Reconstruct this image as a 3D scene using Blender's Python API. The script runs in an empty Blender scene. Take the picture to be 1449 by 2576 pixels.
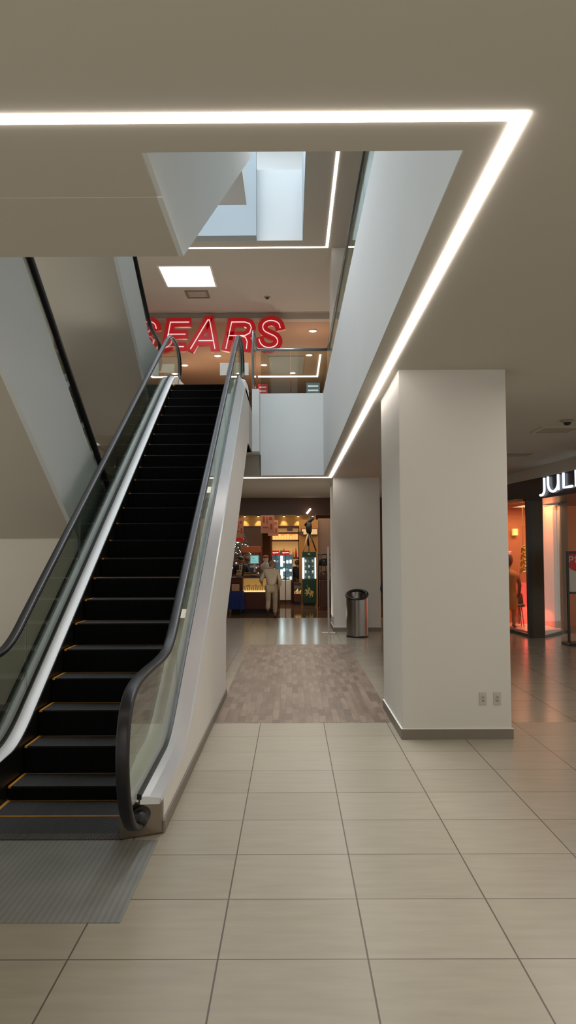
import bpy, bmesh, math, random
from mathutils import Vector, Matrix
random.seed(7)
C = bpy.context.scene.collection
PI = math.pi
H = 1.85
F2 = 4.93
# ------------------------------------------------------------------ materials
def lin(c):
    return tuple(((v/255)/12.92 if v/255 <= .04045 else ((v/255+.055)/1.055)**2.4) for v in c)
def mat(name, rgb, rough=.6, metal=0, emit=0, ergb=None, noise=0, nscale=8, bump=0, spec=.5, aniso=None):
    m = bpy.data.materials.new(name); m.use_nodes = True
    nt = m.node_tree; b = nt.nodes['Principled BSDF']
    c = lin(rgb)+(1,)
    b.inputs['Base Color'].default_value = c
    b.inputs['Roughness'].default_value = rough
    b.inputs['Metallic'].default_value = metal
    b.inputs['Specular IOR Level'].default_value = spec
    if emit:
        b.inputs['Emission Color'].default_value = lin(ergb or rgb)+(1,)
        b.inputs['Emission Strength'].default_value = emit
    tc = nt.nodes.new('ShaderNodeTexCoord')
    n = nt.nodes.new('ShaderNodeTexNoise'); n.inputs['Scale'].default_value = nscale
    n.inputs['Detail'].default_value = 4
    nt.links.new(tc.outputs['Object'], n.inputs['Vector'])
    if noise:
        mx = nt.nodes.new('ShaderNodeMix'); mx.data_type = 'RGBA'
        mx.inputs[6].default_value = tuple(v*(1-noise) for v in c[:3])+(1,)
        mx.inputs[7].default_value = tuple(min(1, v*(1+noise)) for v in c[:3])+(1,)
        nt.links.new(n.outputs['Fac'], mx.inputs[0]); nt.links.new(mx.outputs[2], b.inputs['Base Color'])
    if bump:
        bp = nt.nodes.new('ShaderNodeBump'); bp.inputs['Strength'].default_value = bump
        bp.inputs['Distance'].default_value = .01
        nt.links.new(n.outputs['Fac'], bp.inputs['Height']); nt.links.new(bp.outputs['Normal'], b.inputs['Normal'])
    return m
def glass(name, tint=(225, 235, 228), refl=.09, rough=.02):
    m = bpy.data.materials.new(name); m.use_nodes = True
    nt = m.node_tree; nt.nodes.remove(nt.nodes['Principled BSDF'])
    out = nt.nodes['Material Output']
    t = nt.nodes.new('ShaderNodeBsdfTransparent'); t.inputs[0].default_value = lin(tint)+(1,)
    g = nt.nodes.new('ShaderNodeBsdfGlossy'); g.inputs['Roughness'].default_value = rough
    g.inputs['Color'].default_value = (.95, 1, .97, 1)
    fr = nt.nodes.new('ShaderNodeFresnel'); fr.inputs['IOR'].default_value = 1.45
    mul = nt.nodes.new('ShaderNodeMath'); mul.operation = 'MULTIPLY'; mul.inputs[1].default_value = refl/.034
    cl = nt.nodes.new('ShaderNodeMath'); cl.operation = 'MINIMUM'; cl.inputs[1].default_value = .42
    mx = nt.nodes.new('ShaderNodeMixShader')
    nt.links.new(fr.outputs[0], mul.inputs[0]); nt.links.new(mul.outputs[0], cl.inputs[0])
    nt.links.new(cl.outputs[0], mx.inputs[0]); nt.links.new(t.outputs[0], mx.inputs[1]); nt.links.new(g.outputs[0], mx.inputs[2])
    nt.links.new(mx.outputs[0], out.inputs[0])
    return m
def grid_floor(name, c1, c2, line, w, h, ox, oy, mortar, rough, offset=0, nscale=(1, 1, 1), namt=.12, vert=False, spec=.5):
    m = bpy.data.materials.new(name); m.use_nodes = True
    nt = m.node_tree; b = nt.nodes['Principled BSDF']
    geo = nt.nodes.new('ShaderNodeNewGeometry')
    mp = nt.nodes.new('ShaderNodeMapping'); mp.inputs['Location'].default_value = (-ox, -oy, 0)
    nt.links.new(geo.outputs['Position'], mp.inputs['Vector'])
    src = mp.outputs[0]
    if vert:
        sx = nt.nodes.new('ShaderNodeSeparateXYZ'); cx = nt.nodes.new('ShaderNodeCombineXYZ')
        nt.links.new(src, sx.inputs[0]); nt.links.new(sx.outputs[0], cx.inputs[1]); nt.links.new(sx.outputs[1], cx.inputs[0])
        src = cx.outputs[0]
    br = nt.nodes.new('ShaderNodeTexBrick'); br.offset = offset; br.offset_frequency = 2; br.squash = 1
    br.inputs['Scale'].default_value = 1
    br.inputs['Brick Width'].default_value = w; br.inputs['Row Height'].default_value = h
    br.inputs['Mortar Size'].default_value = mortar; br.inputs['Mortar Smooth'].default_value = .2
    br.inputs['Bias'].default_value = 0
    br.inputs['Color1'].default_value = lin(c1)+(1,); br.inputs['Color2'].default_value = lin(c2)+(1,)
    br.inputs['Mortar'].default_value = lin(line)+(1,)
    nt.links.new(src, br.inputs['Vector'])
    n = nt.nodes.new('ShaderNodeTexNoise'); n.inputs['Scale'].default_value = 3; n.inputs['Detail'].default_value = 6
    mp2 = nt.nodes.new('ShaderNodeMapping'); mp2.inputs['Scale'].default_value = nscale
    nt.links.new(geo.outputs['Position'], mp2.inputs['Vector']); nt.links.new(mp2.outputs[0], n.inputs['Vector'])
    mr = nt.nodes.new('ShaderNodeMapRange'); mr.inputs[1].default_value = .3; mr.inputs[2].default_value = .7
    mr.inputs[3].default_value = 1-namt; mr.inputs[4].default_value = 1+namt
    nt.links.new(n.outputs['Fac'], mr.inputs[0])
    vm = nt.nodes.new('ShaderNodeVectorMath'); vm.operation = 'SCALE'
    nt.links.new(br.outputs['Color'], vm.inputs[0]); nt.links.new(mr.outputs[0], vm.inputs['Scale'])
    nt.links.new(vm.outputs[0], b.inputs['Base Color'])
    b.inputs['Roughness'].default_value = rough; b.inputs['Specular IOR Level'].default_value = spec
    bp = nt.nodes.new('ShaderNodeBump'); bp.inputs['Strength'].default_value = .3; bp.inputs['Distance'].default_value = .003; bp.invert = True
    nt.links.new(br.outputs['Fac'], bp.inputs['Height']); nt.links.new(bp.outputs[0], b.inputs['Normal'])
    return m
def ribbed(name, c1, c2, scale, rough, metal=0, rot=0, strength=.4):
    m = bpy.data.materials.new(name); m.use_nodes = True
    nt = m.node_tree; b = nt.nodes['Principled BSDF']
    geo = nt.nodes.new('ShaderNodeNewGeometry')
    w = nt.nodes.new('ShaderNodeTexWave'); w.inputs['Scale'].default_value = scale; w.bands_direction = 'X'
    mp = nt.nodes.new('ShaderNodeMapping'); mp.inputs['Rotation'].default_value = (0, 0, rot)
    nt.links.new(geo.outputs['Position'], mp.inputs['Vector']); nt.links.new(mp.outputs[0], w.inputs['Vector'])
    n = nt.nodes.new('ShaderNodeTexNoise'); n.inputs['Scale'].default_value = 2.5; n.inputs['Detail'].default_value = 5
    nt.links.new(geo.outputs['Position'], n.inputs['Vector'])
    mx = nt.nodes.new('ShaderNodeMix'); mx.data_type = 'RGBA'
    mx.inputs[6].default_value = lin(c1)+(1,); mx.inputs[7].default_value = lin(c2)+(1,)
    nt.links.new(w.outputs['Fac'], mx.inputs[0])
    mr = nt.nodes.new('ShaderNodeMapRange'); mr.inputs[3].default_value = .7; mr.inputs[4].default_value = 1.3
    nt.links.new(n.outputs['Fac'], mr.inputs[0])
    vm = nt.nodes.new('ShaderNodeVectorMath'); vm.operation = 'SCALE'
    nt.links.new(mx.outputs[2], vm.inputs[0]); nt.links.new(mr.outputs[0], vm.inputs['Scale'])
    nt.links.new(vm.outputs[0], b.inputs['Base Color'])
    b.inputs['Roughness'].default_value = rough; b.inputs['Metallic'].default_value = metal
    bp = nt.nodes.new('ShaderNodeBump'); bp.inputs['Strength'].default_value = strength; bp.inputs['Distance'].default_value = .004
    nt.links.new(w.outputs['Fac'], bp.inputs['Height']); nt.links.new(bp.outputs[0], b.inputs['Normal'])
    return m

M = {}
M['ceil'] = mat('ceiling paint', (186, 180, 167), .9, noise=.02, nscale=1)
M['white'] = mat('white wall paint', (224, 220, 211), .75, noise=.02, nscale=2)
M['column'] = mat('column paint', (208, 205, 197), .8, noise=.02, nscale=2)
M['cool'] = mat('sky-tinted white panel', (212, 216, 216), .7, noise=.03, nscale=1.5)  # bluish tint carries the cool skylight falling on the panels
M['cool_dim'] = mat('dimmed well panel', (160, 172, 178), .7, noise=.03, nscale=1.5)  # darker copy of the cool panel; dimmer fascia light put into the colour
M['tan'] = mat('tan paint', (178, 164, 150), .85, noise=.03)
M['led'] = mat('led diffuser', (255, 255, 255), .5, emit=13, ergb=(255, 246, 240))
M['ledsoft'] = mat('led diffuser soft', (255, 255, 255), .5, emit=4, ergb=(255, 246, 240))
M['panel'] = mat('light panel', (255, 255, 255), .5, emit=5, ergb=(255, 250, 250))
M['tile'] = grid_floor('beige tile', (158, 149, 131), (152, 143, 125), (86, 76, 65), .685, .635, -.345, 3.755-.635*10, .0045, .3, nscale=(1, 5, 1), namt=.07)
M['tile2'] = grid_floor('grey tile', (150, 142, 126), (146, 138, 122), (80, 72, 62), .685, .635, -.345, 3.755-.635*10, .005, .2, nscale=(1, 3, 1), namt=.06)
M['wood'] = grid_floor('wood look tile', (136, 118, 102), (104, 88, 76), (92, 80, 70), .36, .075, 0, 0, .0015, .35, offset=.37, nscale=(8, .8, 1), namt=.16, vert=True)
M['storefloor'] = grid_floor('polished brown stone floor', (104, 78, 56), (98, 72, 52), (60, 44, 32), .6, .6, 0, 0, .003, .07, namt=.1, spec=.8)
M['base'] = mat('grey tile skirting', (122, 114, 102), .45, noise=.08, nscale=6)
M['black'] = mat('black rubber handrail', (20, 18, 22), .36, spec=.5)
M['blackp'] = mat('black plastic', (14, 13, 14), .4)
M['dark'] = mat('dark metal skirt', (44, 42, 42), .35, .6, noise=.08, nscale=5)
M['riser'] = None
M['step'] = ribbed('ribbed step tread', (54, 54, 53), (20, 20, 21), 18, .6)
M['riser'] = ribbed('ribbed step riser', (9, 9, 11), (4, 4, 5), 18, .8)
M['riser'].node_tree.nodes['Principled BSDF'].inputs['Specular IOR Level'].default_value = .12
M['plate'] = ribbed('ribbed landing plate', (130, 130, 125), (117, 117, 112), 9, .5, .1, rot=0, strength=.06)
M['comb'] = ribbed('comb plate metal', (100, 92, 82), (60, 54, 50), 18, .4, .5)
M['yellow'] = mat('yellow step edging', (205, 140, 20), .5)
M['steel'] = mat('brushed steel deck', (218, 222, 225), .36, .5, noise=.05, nscale=3)
M['steel2'] = mat('satin aluminium deck', (236, 237, 238), .42, .12, noise=.04, nscale=3)
M['steeldark'] = mat('stainless plate', (150, 140, 128), .3, 1, noise=.05, nscale=4)
M['glass'] = glass('balustrade glass', (222, 228, 221), .05)
M['glassr'] = glass('railing glass', (226, 234, 230), .05)
M['clear'] = glass('clear glass', (248, 248, 246), .018)
M['red'] = mat('red sign face', (210, 14, 26), .35, emit=.12, ergb=(220, 10, 25))
M['neon'] = mat('white tube', (255, 255, 255), .4, emit=.55, ergb=(255, 235, 240))
M['brown'] = mat('dark brown fascia', (88, 58, 42), .3, noise=.15, nscale=3)
M['wooddark'] = mat('dark red wood', (84, 36, 20), .3, noise=.2, nscale=4)
M['woodmid'] = mat('orange brown wood', (150, 84, 40), .4, noise=.2, nscale=5)
M['cream'] = mat('cream wall', (200, 160, 92), .7)
M['greyrail'] = mat('grey metal rail', (150, 152, 154), .3, .8)
M['whiteplastic'] = mat('white plastic', (225, 222, 214), .4)
M['bulb'] = mat('warm lamp', (255, 230, 180), .4, emit=14, ergb=(255, 214, 150))
M['bulbw'] = mat('white lamp', (255, 245, 235), .4, emit=9, ergb=(255, 240, 225))
M['tube'] = mat('cool tube', (255, 255, 255), .4, emit=7, ergb=(215, 245, 255))
M['green'] = mat('dark green lacquer', (18, 58, 40), .35, noise=.1)
M['gold'] = mat('gold paint', (196, 176, 110), .4)
M['skin'] = mat('skin', (176, 120, 92), .6)
M['steelcan'] = mat('trash can steel', (150, 146, 140), .25, 1, noise=.06, nscale=2)

# ------------------------------------------------------------------ mesh builder
class MB:
    def __init__(s): s.v = []; s.f = []; s.mi = []; s.cur = 0; s.smooth = []; s.sm = False
    def face(s, ids): s.f.append(tuple(ids)); s.mi.append(s.cur); s.smooth.append(s.sm)
    def box(s, x0, x1, y0, y1, z0, z1):
        n = len(s.v)
        for z in (z0, z1):
            for x, y in ((x0, y0), (x1, y0), (x1, y1), (x0, y1)): s.v.append((x, y, z))
        for q in ((3, 2, 1, 0), (4, 5, 6, 7), (0, 1, 5, 4), (1, 2, 6, 5), (2, 3, 7, 6), (3, 0, 4, 7)): s.face([n+i for i in q])
        return s
    def prism(s, pts, a, b, axis='x'):
        """polygon pts in the other two axes, extruded between a and b"""
        n = len(s.v); k = len(pts)
        for t in (a, b):
            for p in pts:
                s.v.append((t, p[0], p[1]) if axis == 'x' else (p[0], t, p[1]) if axis == 'y' else (p[0], p[1], t))
        s.face([n+i for i in range(k)][::-1]); s.face([n+k+i for i in range(k)])
        for i in range(k):
            j = (i+1) % k; s.face((n+i, n+j, n+k+j, n+k+i))
        return s
    def hexa(s, pts8):
        n = len(s.v); s.v += [tuple(p) for p in pts8]
        for q in ((3, 2, 1, 0), (4, 5, 6, 7), (0, 1, 5, 4), (1, 2, 6, 5), (2, 3, 7, 6), (3, 0, 4, 7)): s.face([n+i for i in q])
        return s
    def strip(s, A, B):
        n = len(s.v); k = len(A); s.v += [tuple(p) for p in A]+[tuple(p) for p in B]
        for i in range(k-1): s.face((n+i, n+i+1, n+k+i+1, n+k+i))
        return s
    def loft(s, rings, closed=True, caps=True):
        n = len(s.v); k = len(rings[0])
        for r in rings: s.v += [tuple(p) for p in r]
        for a in range(len(rings)-1):
            for i in range(k if closed else k-1):
                j = (i+1) % k
                s.face((n+a*k+i, n+a*k+j, n+(a+1)*k+j, n+(a+1)*k+i))
        if caps:
            s.face([n+i for i in range(k)][::-1]); s.face([n+(len(rings)-1)*k+i for i in range(k)])
        return s
    def tube(s, path, r, seg=10, caps=True):
        path = [Vector(p) for p in path]; rings = []
        rr = r if isinstance(r, (list, tuple)) else [r]*len(path)
        up = None
        for i, p in enumerate(path):
            d = (path[min(i+1, len(path)-1)]-path[max(i-1, 0)]).normalized()
            if up is None:
                up = Vector((0, 0, 1)) if abs(d.z) < .9 else Vector((1, 0, 0))
            a = d.cross(up).normalized(); b = a.cross(d).normalized(); up = b
            rings.append([p+a*math.cos(2*PI*k/seg)*rr[i]+b*math.sin(2*PI*k/seg)*rr[i] for k in range(seg)])
        o = s.sm; s.sm = True; s.loft(rings, True, caps); s.sm = o
        return s
    def lathe(s, prof, cx, cy, seg=32, sm=True):
        rings = [[(cx+r*math.cos(2*PI*k/seg), cy+r*math.sin(2*PI*k/seg), z) for k in range(seg)] for r, z in prof]
        o = s.sm; s.sm = sm; s.loft(rings); s.sm = o
        return s
    def ball(s, c, r, seg=12, rings=8, sc=(1, 1, 1)):
        R = []
        for i in range(rings+1):
            t = PI*(i/rings); t = min(max(t, .02), PI-.02)
            R.append([(c[0]+sc[0]*r*math.sin(t)*math.cos(2*PI*k/seg), c[1]+sc[1]*r*math.sin(t)*math.sin(2*PI*k/seg), c[2]-sc[2]*r*math.cos(t)) for k in range(seg)])
        o = s.sm; s.sm = True; s.loft(R); s.sm = o
        return s
    def build(s, name, mats, parent=None, loc=None, bevel=0, recalc=True):
        if not isinstance(mats, (list, tuple)): mats = [mats]
        if parent is not None: off = Vector(parent['_base'])
        else: off = Vector(loc) if loc is not None else Vector((0, 0, 0))
        me = bpy.data.meshes.new(name)
        me.from_pydata([tuple(Vector(p)-off) for p in s.v], [], s.f)
        for m in mats: me.materials.append(m)
        for p, mi, sm in zip(me.polygons, s.mi, s.smooth): p.material_index = mi; p.use_smooth = sm
        if recalc:
            bm = bmesh.new(); bm.from_mesh(me); bmesh.ops.recalc_face_normals(bm, faces=bm.faces); bm.to_mesh(me); bm.free()
        me.update()
        o = bpy.data.objects.new(name, me); C.objects.link(o)
        o['_base'] = tuple(off)
        if parent is not None: o.parent = parent
        else: o.location = off
        if bevel:
            b = o.modifiers.new('bevel', 'BEVEL'); b.width = bevel; b.segments = 2; b.limit_method = 'ANGLE'; b.angle_limit = math.radians(40)
        return o
def tag(o, label, cat, group=None, kind=None):
    o['label'] = label; o['category'] = cat
    if group: o['group'] = group
    if kind: o['kind'] = kind
    return o
def thing(name, label, cat, loc, group=None):
    o = bpy.data.objects.new(name, None); C.objects.link(o); o.location = loc; o['_base'] = tuple(loc)
    o.empty_display_size = .1
    return tag(o, label, cat, group)
def struct(mb, name, mats, bevel=0, label=None, cat=None):
    o = mb.build(name, mats, bevel=bevel); o['kind'] = 'structure'
    if label: o['label'] = label; o['category'] = cat
    return o
def rows(a, b, n): return [a+(b-a)*i/(n-1) for i in range(n)]

# ------------------------------------------------------------------ camera
def setup_camera():
    f = 2020.0; th = math.atan(102/f); yaw = math.atan(8.5/f); roll = math.radians(.26)
    F = Vector((-math.sin(yaw)*math.cos(th), math.cos(yaw)*math.cos(th), math.sin(th)))
    R = Vector((math.cos(yaw), math.sin(yaw), 0)); U = R.cross(F)
    R2 = R*math.cos(roll)-U*math.sin(roll); U2 = U*math.cos(roll)+R*math.sin(roll)
    cd = bpy.data.cameras.new('camera'); cam = bpy.data.objects.new('camera', cd); C.objects.link(cam)
    mm = Matrix((R2, U2, -F)).transposed().to_4x4(); mm.translation = Vector((0, 0, H)); cam.matrix_world = mm
    cd.sensor_fit = 'HORIZONTAL'; cd.sensor_width = 36; cd.lens = 36*f/1449; cd.clip_end = 200; cd.clip_start = .05
    bpy.context.scene.camera = cam
setup_camera()
def pt(px, py, Y):
    """point of the place at depth Y seen along a picture direction"""
    f = 2020.0; th = math.atan(102/f)
    v = (py-1288)/f; u = (px-724.5)/f-8.5/f
    dy = math.cos(th)+v*math.sin(th); dz = math.sin(th)-v*math.cos(th)
    return (u*Y/dy, Y, H+dz*Y/dy)
def PX(px, Y): return pt(px, 1390, Y)[0]
def PZ(py, Y): return pt(733, py, Y)[2]

# ------------------------------------------------------------------ setting: floors
def cz(Y): return 3.69+.008*(8.05-Y)
XL, XR = -9.0, 9.0
def flat(x0, x1, y0, y1, z, name, m, thick=.0):
    return struct(MB().box(x0, x1, y0, y1, z-.2, z), name, m)
flat(XL, XR, -6, 8.82, 0, 'floor', M['tile'])
flat(-.86, 1.12, 8.82, 16.3, 0, 'floor', M['wood'])
flat(1.12, XR, 8.82, 22.9, 0, 'floor', M['tile2'])
flat(XL, -.86, 8.82, 22.9, 0, 'floor', M['tile2'])
flat(-.86, 1.12, 16.3, 22.9, 0, 'floor', M['tile2'])
flat(XL, XR, 22.9, 36, 0, 'floor', M['storefloor'])

# ------------------------------------------------------------------ setting: first ceiling with its opening
def slab(poly, name='ceiling', m=None, lo=0.0, top=4.9):
    mb = MB(); n = len(poly)
    v0 = [(x, y, cz(y)+lo) for x, y in poly]; v1 = [(x, y, top) for x, y in poly]
    mb.v = v0+v1; mb.face(range(n)); mb.face([n+i for i in range(n)])
    for i in range(n):
        j = (i+1) % n; mb.face((i, j, n+j, n+i))
    return struct(mb, name, m or M['ceil'])
vx0, vx1 = .815, .745         # right edge of the opening near / far
slab([(XL, -6), (XR, -6), (XR, 3.67), (XL, 3.67)])
slab([(vx0, 3.67), (XR, 3.67), (XR, 25), (vx1, 25), (vx1, 18.3)])
slab([(XL, 3.67), (-.70, 3.67), (-.70, 4.13), (XL, 4.13)])
slab([(XL, 4.13), (-2.15, 4.13), (-2.15, 4.95), (XL, 4.95)], lo=-.004)
slab([(XL, 18.3), (vx1, 18.3), (vx1, 25), (XL, 25)])
slab([(XL, 4.95), (-4.05, 4.95), (-4.05, 18.3), (XL, 18.3)])
# upstand round the opening on the upper floor
struct(MB().hexa([(vx0, 3.67, 4.9), (vx0+.16, 3.67, 4.9), (vx1+.16, 18.3, 4.9), (vx1, 18.3, 4.9),
                  (vx0, 3.67, 5.6), (vx0+.16, 3.67, 5.6), (vx1+.16, 18.3, 5.5), (vx1, 18.3, 5.5)]), 'trim_1', M['cool'])
mb = MB().hexa([(vx0-.006, 3.66, cz(3.67)+.002), (vx0+.004, 3.66, cz(3.67)+.002), (vx1+.004, 18.3, cz(18.3)+.002), (vx1-.006, 18.3, cz(18.3)+.002),
                (vx0-.006, 3.66, 5.6), (vx0+.004, 3.66, 5.6), (vx1+.004, 18.3, 5.5), (vx1-.006, 18.3, 5.5)])
struct(mb, 'wall_right', M['cool'])
struct(MB().box(-.72, vx1, 18.28, 18.46, cz(18.3)+.002, 5.5), 'wall_back', M['cool'])
# landing slab at the head of the escalator
struct(MB().box(-.86, -.70, 17.6, 18.28, 4.08, 5.47), 'trim_2', M['cool'])
struct(MB().box(-4.0, -.86, 16.35, 18.27, 4.06, F2), 'trim_3', M['ceil'])
struct(MB().box(-4.0, -.70, 18.28, 18.32, cz(18.3)+.002, 4.9), 'wall_back', M['ceil'])
# upper floor
struct(MB().box(XL, XR, 18.46, 36, 4.9, F2), 'floor', M['tan'])
struct(MB().box(vx0+.16, XR, 3.67, 18.46, 4.9, F2), 'floor', M['tan'])

# ceiling light channels (continuous mitred rectangle)
def led_right(xn, xf, w, yn, yf, z, name, label, m=None, back_x=-4.0, front=None, zf=None):
    t = thing(name, label, 'light', (xf, yf, z(yf)))
    d = .012
    def bar(p, nm):
        q = MB(); n = len(p)
        q.v = [(x, y, z(y)-d) for x, y in p]+[(x, y, z(y)+.01) for x, y in p]
        q.face(range(n)); q.face([n+i for i in range(n)])
        for i in range(n):
            j = (i+1) % n; q.face((i, j, n+j, n+i))
        q.build(nm, m or M['led'], t)
    bar([(xn-w/2, yn), (xn+w/2, yn), (xf+w/2, yf+w/2), (xf-w/2, yf-w/2)], 'light_strip')
    bar([(back_x, yf-w/2), (xf-w/2, yf-w/2), (xf+w/2, yf+w/2), (back_x, yf+w/2)], 'light_strip')
    if front: bar([(front, yn-.055), (xn+w/2, yn-.055), (xn+w/2, yn), (front, yn)], 'light_strip')
led_right(1.0, .915, .06, 3.40, 18.7, cz, 'ceiling_light_strip', 'long bright white recessed light strip outlining the lower ceiling opening', front=-6)
Z2 = 9.15
led_right(.88, .88, .06, 8.0, 18.88, lambda y: Z2, 'ceiling_light_strip', 'thin white recessed light strip on the upper floor ceiling above red lettering', m=M['ledsoft'])

# ------------------------------------------------------------------ upper storey shell
struct(MB().box(.30, XR, 0, 18.48, Z2, Z2+.9), 'ceiling', M['ceil'])
struct(MB().box(XL, XR, 18.48, 24.2, Z2, Z2+.9), 'ceiling', M['ceil'])
struct(MB().box(XL, -.78, 18.15, 18.48, Z2, Z2+2.4), 'ceiling', M['cool_dim'])
struct(MB().box(-.78, .29, 18.46, 18.479, Z2, 10.85), 'trim_4', M['cool'])
struct(MB().box(.29, .31, 6, 18.48, Z2+.001, 11.2), 'trim_5', M['cool_dim'])
struct(MB().box(XL, XR, 24.2, 24.5, 8.97, Z2+.9), 'trim_6', M['tan'])
struct(MB().box(XL, XR, 24.5, 36, 9.0, 9.3), 'ceiling', mat('warm brown ceiling', (164, 128, 98), .8))
struct(MB().box(XL, XR, 35.6, 36, F2, 9.0), 'wall_back', M['brown'])
struct(MB().box(XR-.2, XR, 18.46, 36, F2, 9.3), 'wall_right', M['tan'])
struct(MB().box(XL, XL+.2, 9.6, 36, 0, 14), 'wall_left', M['tan'])
# roof above the well with a skylight
struct(MB().box(-9, 9, 0, 24, 14.6, 14.8), 'ceiling', M['cool'])
o = struct(MB().box(-4.5, 1.0, 8, 22, 14.5, 14.6), 'window_1', mat('sky seen through frosted skylight', (230, 240, 255), .5, emit=5.5, ergb=(228, 240, 252)))
struct(MB().box(-9, 9, 23.8, 24, 10.05, 14.6), 'wall_back', M['cool'])

# upper store: reflection of a light strip built as glowing bars, and ceiling patch
t = thing('ceiling_light_strip', 'reflected light strip shaped as white bars on the upper store ceiling beyond the railing', 'light', (1.3, 30, 9.0))
mb = MB(); mb.box(PX(806, 29), PX(806, 29)+.06, 28.7, 32.2, 8.97, 9.0); mb.build('light_strip', M['ledsoft'], t)
mb = MB(); mb.box(PX(650, 32.2), PX(806, 29)+.06, 32.2, 32.35, 8.97, 9.0); mb.build('light_strip', M['ledsoft'], t)
tag(MB().box(PX(680, 31), PX(765, 31), 28.9, 31.8, 8.975, 8.999).build('ceiling_panel', mat('grey ceiling panel', (150, 140, 132), .8), loc=(0, 0, 0)), 'light grey ceiling panel inside the upper store behind the railing', 'panel')['kind'] = 'structure'
for i, (px, py, lab) in enumerate([(790, 825, 'round downlight on upper store ceiling, to the side of the red lettering'),
                   (780, 887, 'round downlight on upper store ceiling just above the far glass railing rail'),
                   (738, 933, 'round downlight seen through the upper glass railing, lowest of its row'),
                   (665, 912, 'round downlight seen through the glass railing beside its end post'),
                   (547, 888, 'round downlight just under the middle letter A of the red sign'),
                   (463, 912, 'round downlight just beyond the left escalator handrail end')]):
    Y = 7.15*2020/(1390-py)
    x = PX(px, Y)
    t = thing('downlight', lab, 'light', (x, Y, 8.99), 'downlights of the upper store')
    MB().lathe([(.14, 8.999), (.14, 8.975), (.11, 8.975)], x, Y, 20).build('trim_ring', M['whiteplastic'], t)
    MB().lathe([(.11, 8.974), (.105, 8.966), (.02, 8.960)], x, Y, 20).build('lamp', M['bulbw'], t)
    l = bpy.data.lights.new('downlight_glow', 'POINT'); l.energy = 55; l.color = (1, .82, .66); l.shadow_soft_size = .08
    o = bpy.data.objects.new('downlight_glow', l); C.objects.link(o); o.location = (x, Y, 7.6); o['kind'] = 'helper'
# recessed square panel, vent, detector
t = thing('ceiling_light_panel', 'bright white square light panel in the upper ceiling before the red sign', 'light', (-2.7, 20.9, Z2))
x0, y0 = -3.35, 20.1
mb = MB(); mb.v = [(-3.35, 20.1, Z2-.01), (-2.05, 20.1, Z2-.01), (-2.05, 21.65, Z2-.01), (-3.35, 21.65, Z2-.01), (-3.35, 20.1, Z2), (-2.05, 20.1, Z2), (-2.05, 21.65, Z2), (-3.35, 21.65, Z2)]
mb.f = []; mb.mi = []; mb.smooth = []
for q in ((0, 1, 2, 3), (4, 5, 6, 7), (0, 1, 5, 4), (1, 2, 6, 5), (2, 3, 7, 6), (3, 0, 4, 7)): mb.face(q)
mb.build('diffuser', M['panel'], t)
mb = MB()
for a in ((-3.4, -2.0, 20.05, 20.1), (-3.4, -2.0, 21.65, 21.7), (-3.4, -3.35, 20.1, 21.65), (-2.05, -2.0, 20.1, 21.65)): mb.box(*a, Z2-.015, Z2)
mb.build('frame', M['whiteplastic'], t)
t = thing('ceiling_vent', 'slim square air vent in the upper ceiling behind the square light panel', 'vent', (-2.6, 22.3, Z2))
mb = MB()
for a in ((-2.95, -2.3, 22.0, 22.06), (-2.95, -2.3, 22.6, 22.66), (-2.95, -2.89, 22.06, 22.6), (-2.36, -2.3, 22.06, 22.6)): mb.box(*a, Z2-.02, Z2)
mb.build('frame', mat('vent grey', (120, 105, 96), .6), t)
mb = MB()
for i in range(5): mb.box(-2.88, -2.37, 22.1+i*.1, 22.15+i*.1, Z2-.012, Z2-.002)
mb.build('louvre', M['tan'], t)
def detector(x, y, z, lab):
    t = thing('smoke_detector', lab, 'smoke detector', (x, y, z), None)
    MB().lathe([(.09, z), (.09, z-.02), (.06, z-.03)], x, y, 20).build('base', mat('detector grey', (150, 138, 122), .5), t)
    MB().lathe([(.05, z-.031), (.045, z-.06), (.01, z-.07)], x, y, 16).build('sensor', M['blackp'], t)
detector(-.66, 22.6, Z2, 'small round smoke detector on the upper ceiling before the red sign')
detector(3.84, 11.1, cz(11.1), 'small round smoke detector on the lower ceiling before the lit shop sign')
def vent(x, y, lab):
    z = cz(y)
    t = thing('ceiling_vent', lab, 'vent', (x, y, z))
    mb = MB(); mb.box(x-.3, x+.3, y-.3, y+.3, z-.012, z+.01); mb.build('frame', M['ceil'], t)
    mb = MB()
    for i in range(6): mb.box(x-.24, x+.24, y-.22+i*.08, y-.19+i*.08, z-.018, z-.012)
    mb.build('louvre', mat('louvre brown', (158, 148, 132), .6), t)
vent(4.15, 14.7, 'flush air vent in the lower ceiling beside the near column')
vent(3.95, 11.9, 'flush air vent in the lower ceiling behind the smoke detector')

# ------------------------------------------------------------------ columns
def column(x0, x1, y0, y1, z1, base_h, lab):
    t = thing('pillar', lab, 'pillar', ((x0+x1)/2, (y0+y1)/2, 0)); t['kind'] = 'structure'
    MB().box(x0, x1, y0, y1, 0, z1).build('shaft', M['column'], t, bevel=.006)
    mb = MB(); e = .014
    for a in ((x0-e, x1+e, y0-e, y0), (x0-e, x1+e, y1, y1+e), (x0-e, x0, y0, y1), (x1, x1+e, y0, y1)): mb.box(*a, 0, base_h)
    mb.build('skirting', M['base'], t)
    mb = MB(); e = .016
    for a in ((x0-e, x1+e, y0-e, y0-.001), (x0-e, x0-.001, y0, y1)): mb.box(*a, base_h, base_h+.008)
    mb.build('skirting_cap', M['whiteplastic'], t)
column(1.09, 2.17, 8.05, 9.65, cz(9.6)+.03, .10, 'large square cream pillar with two wall sockets near its foot')
column(.985, 2.08, 18.85, 20.3, cz(20)+.03, .10, 'square cream pillar behind the steel trash can')
struct(MB().box(1.0, 2.08, 18.95, 20.3, 4.93, Z2), 'trim_7', M['column'])
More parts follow.
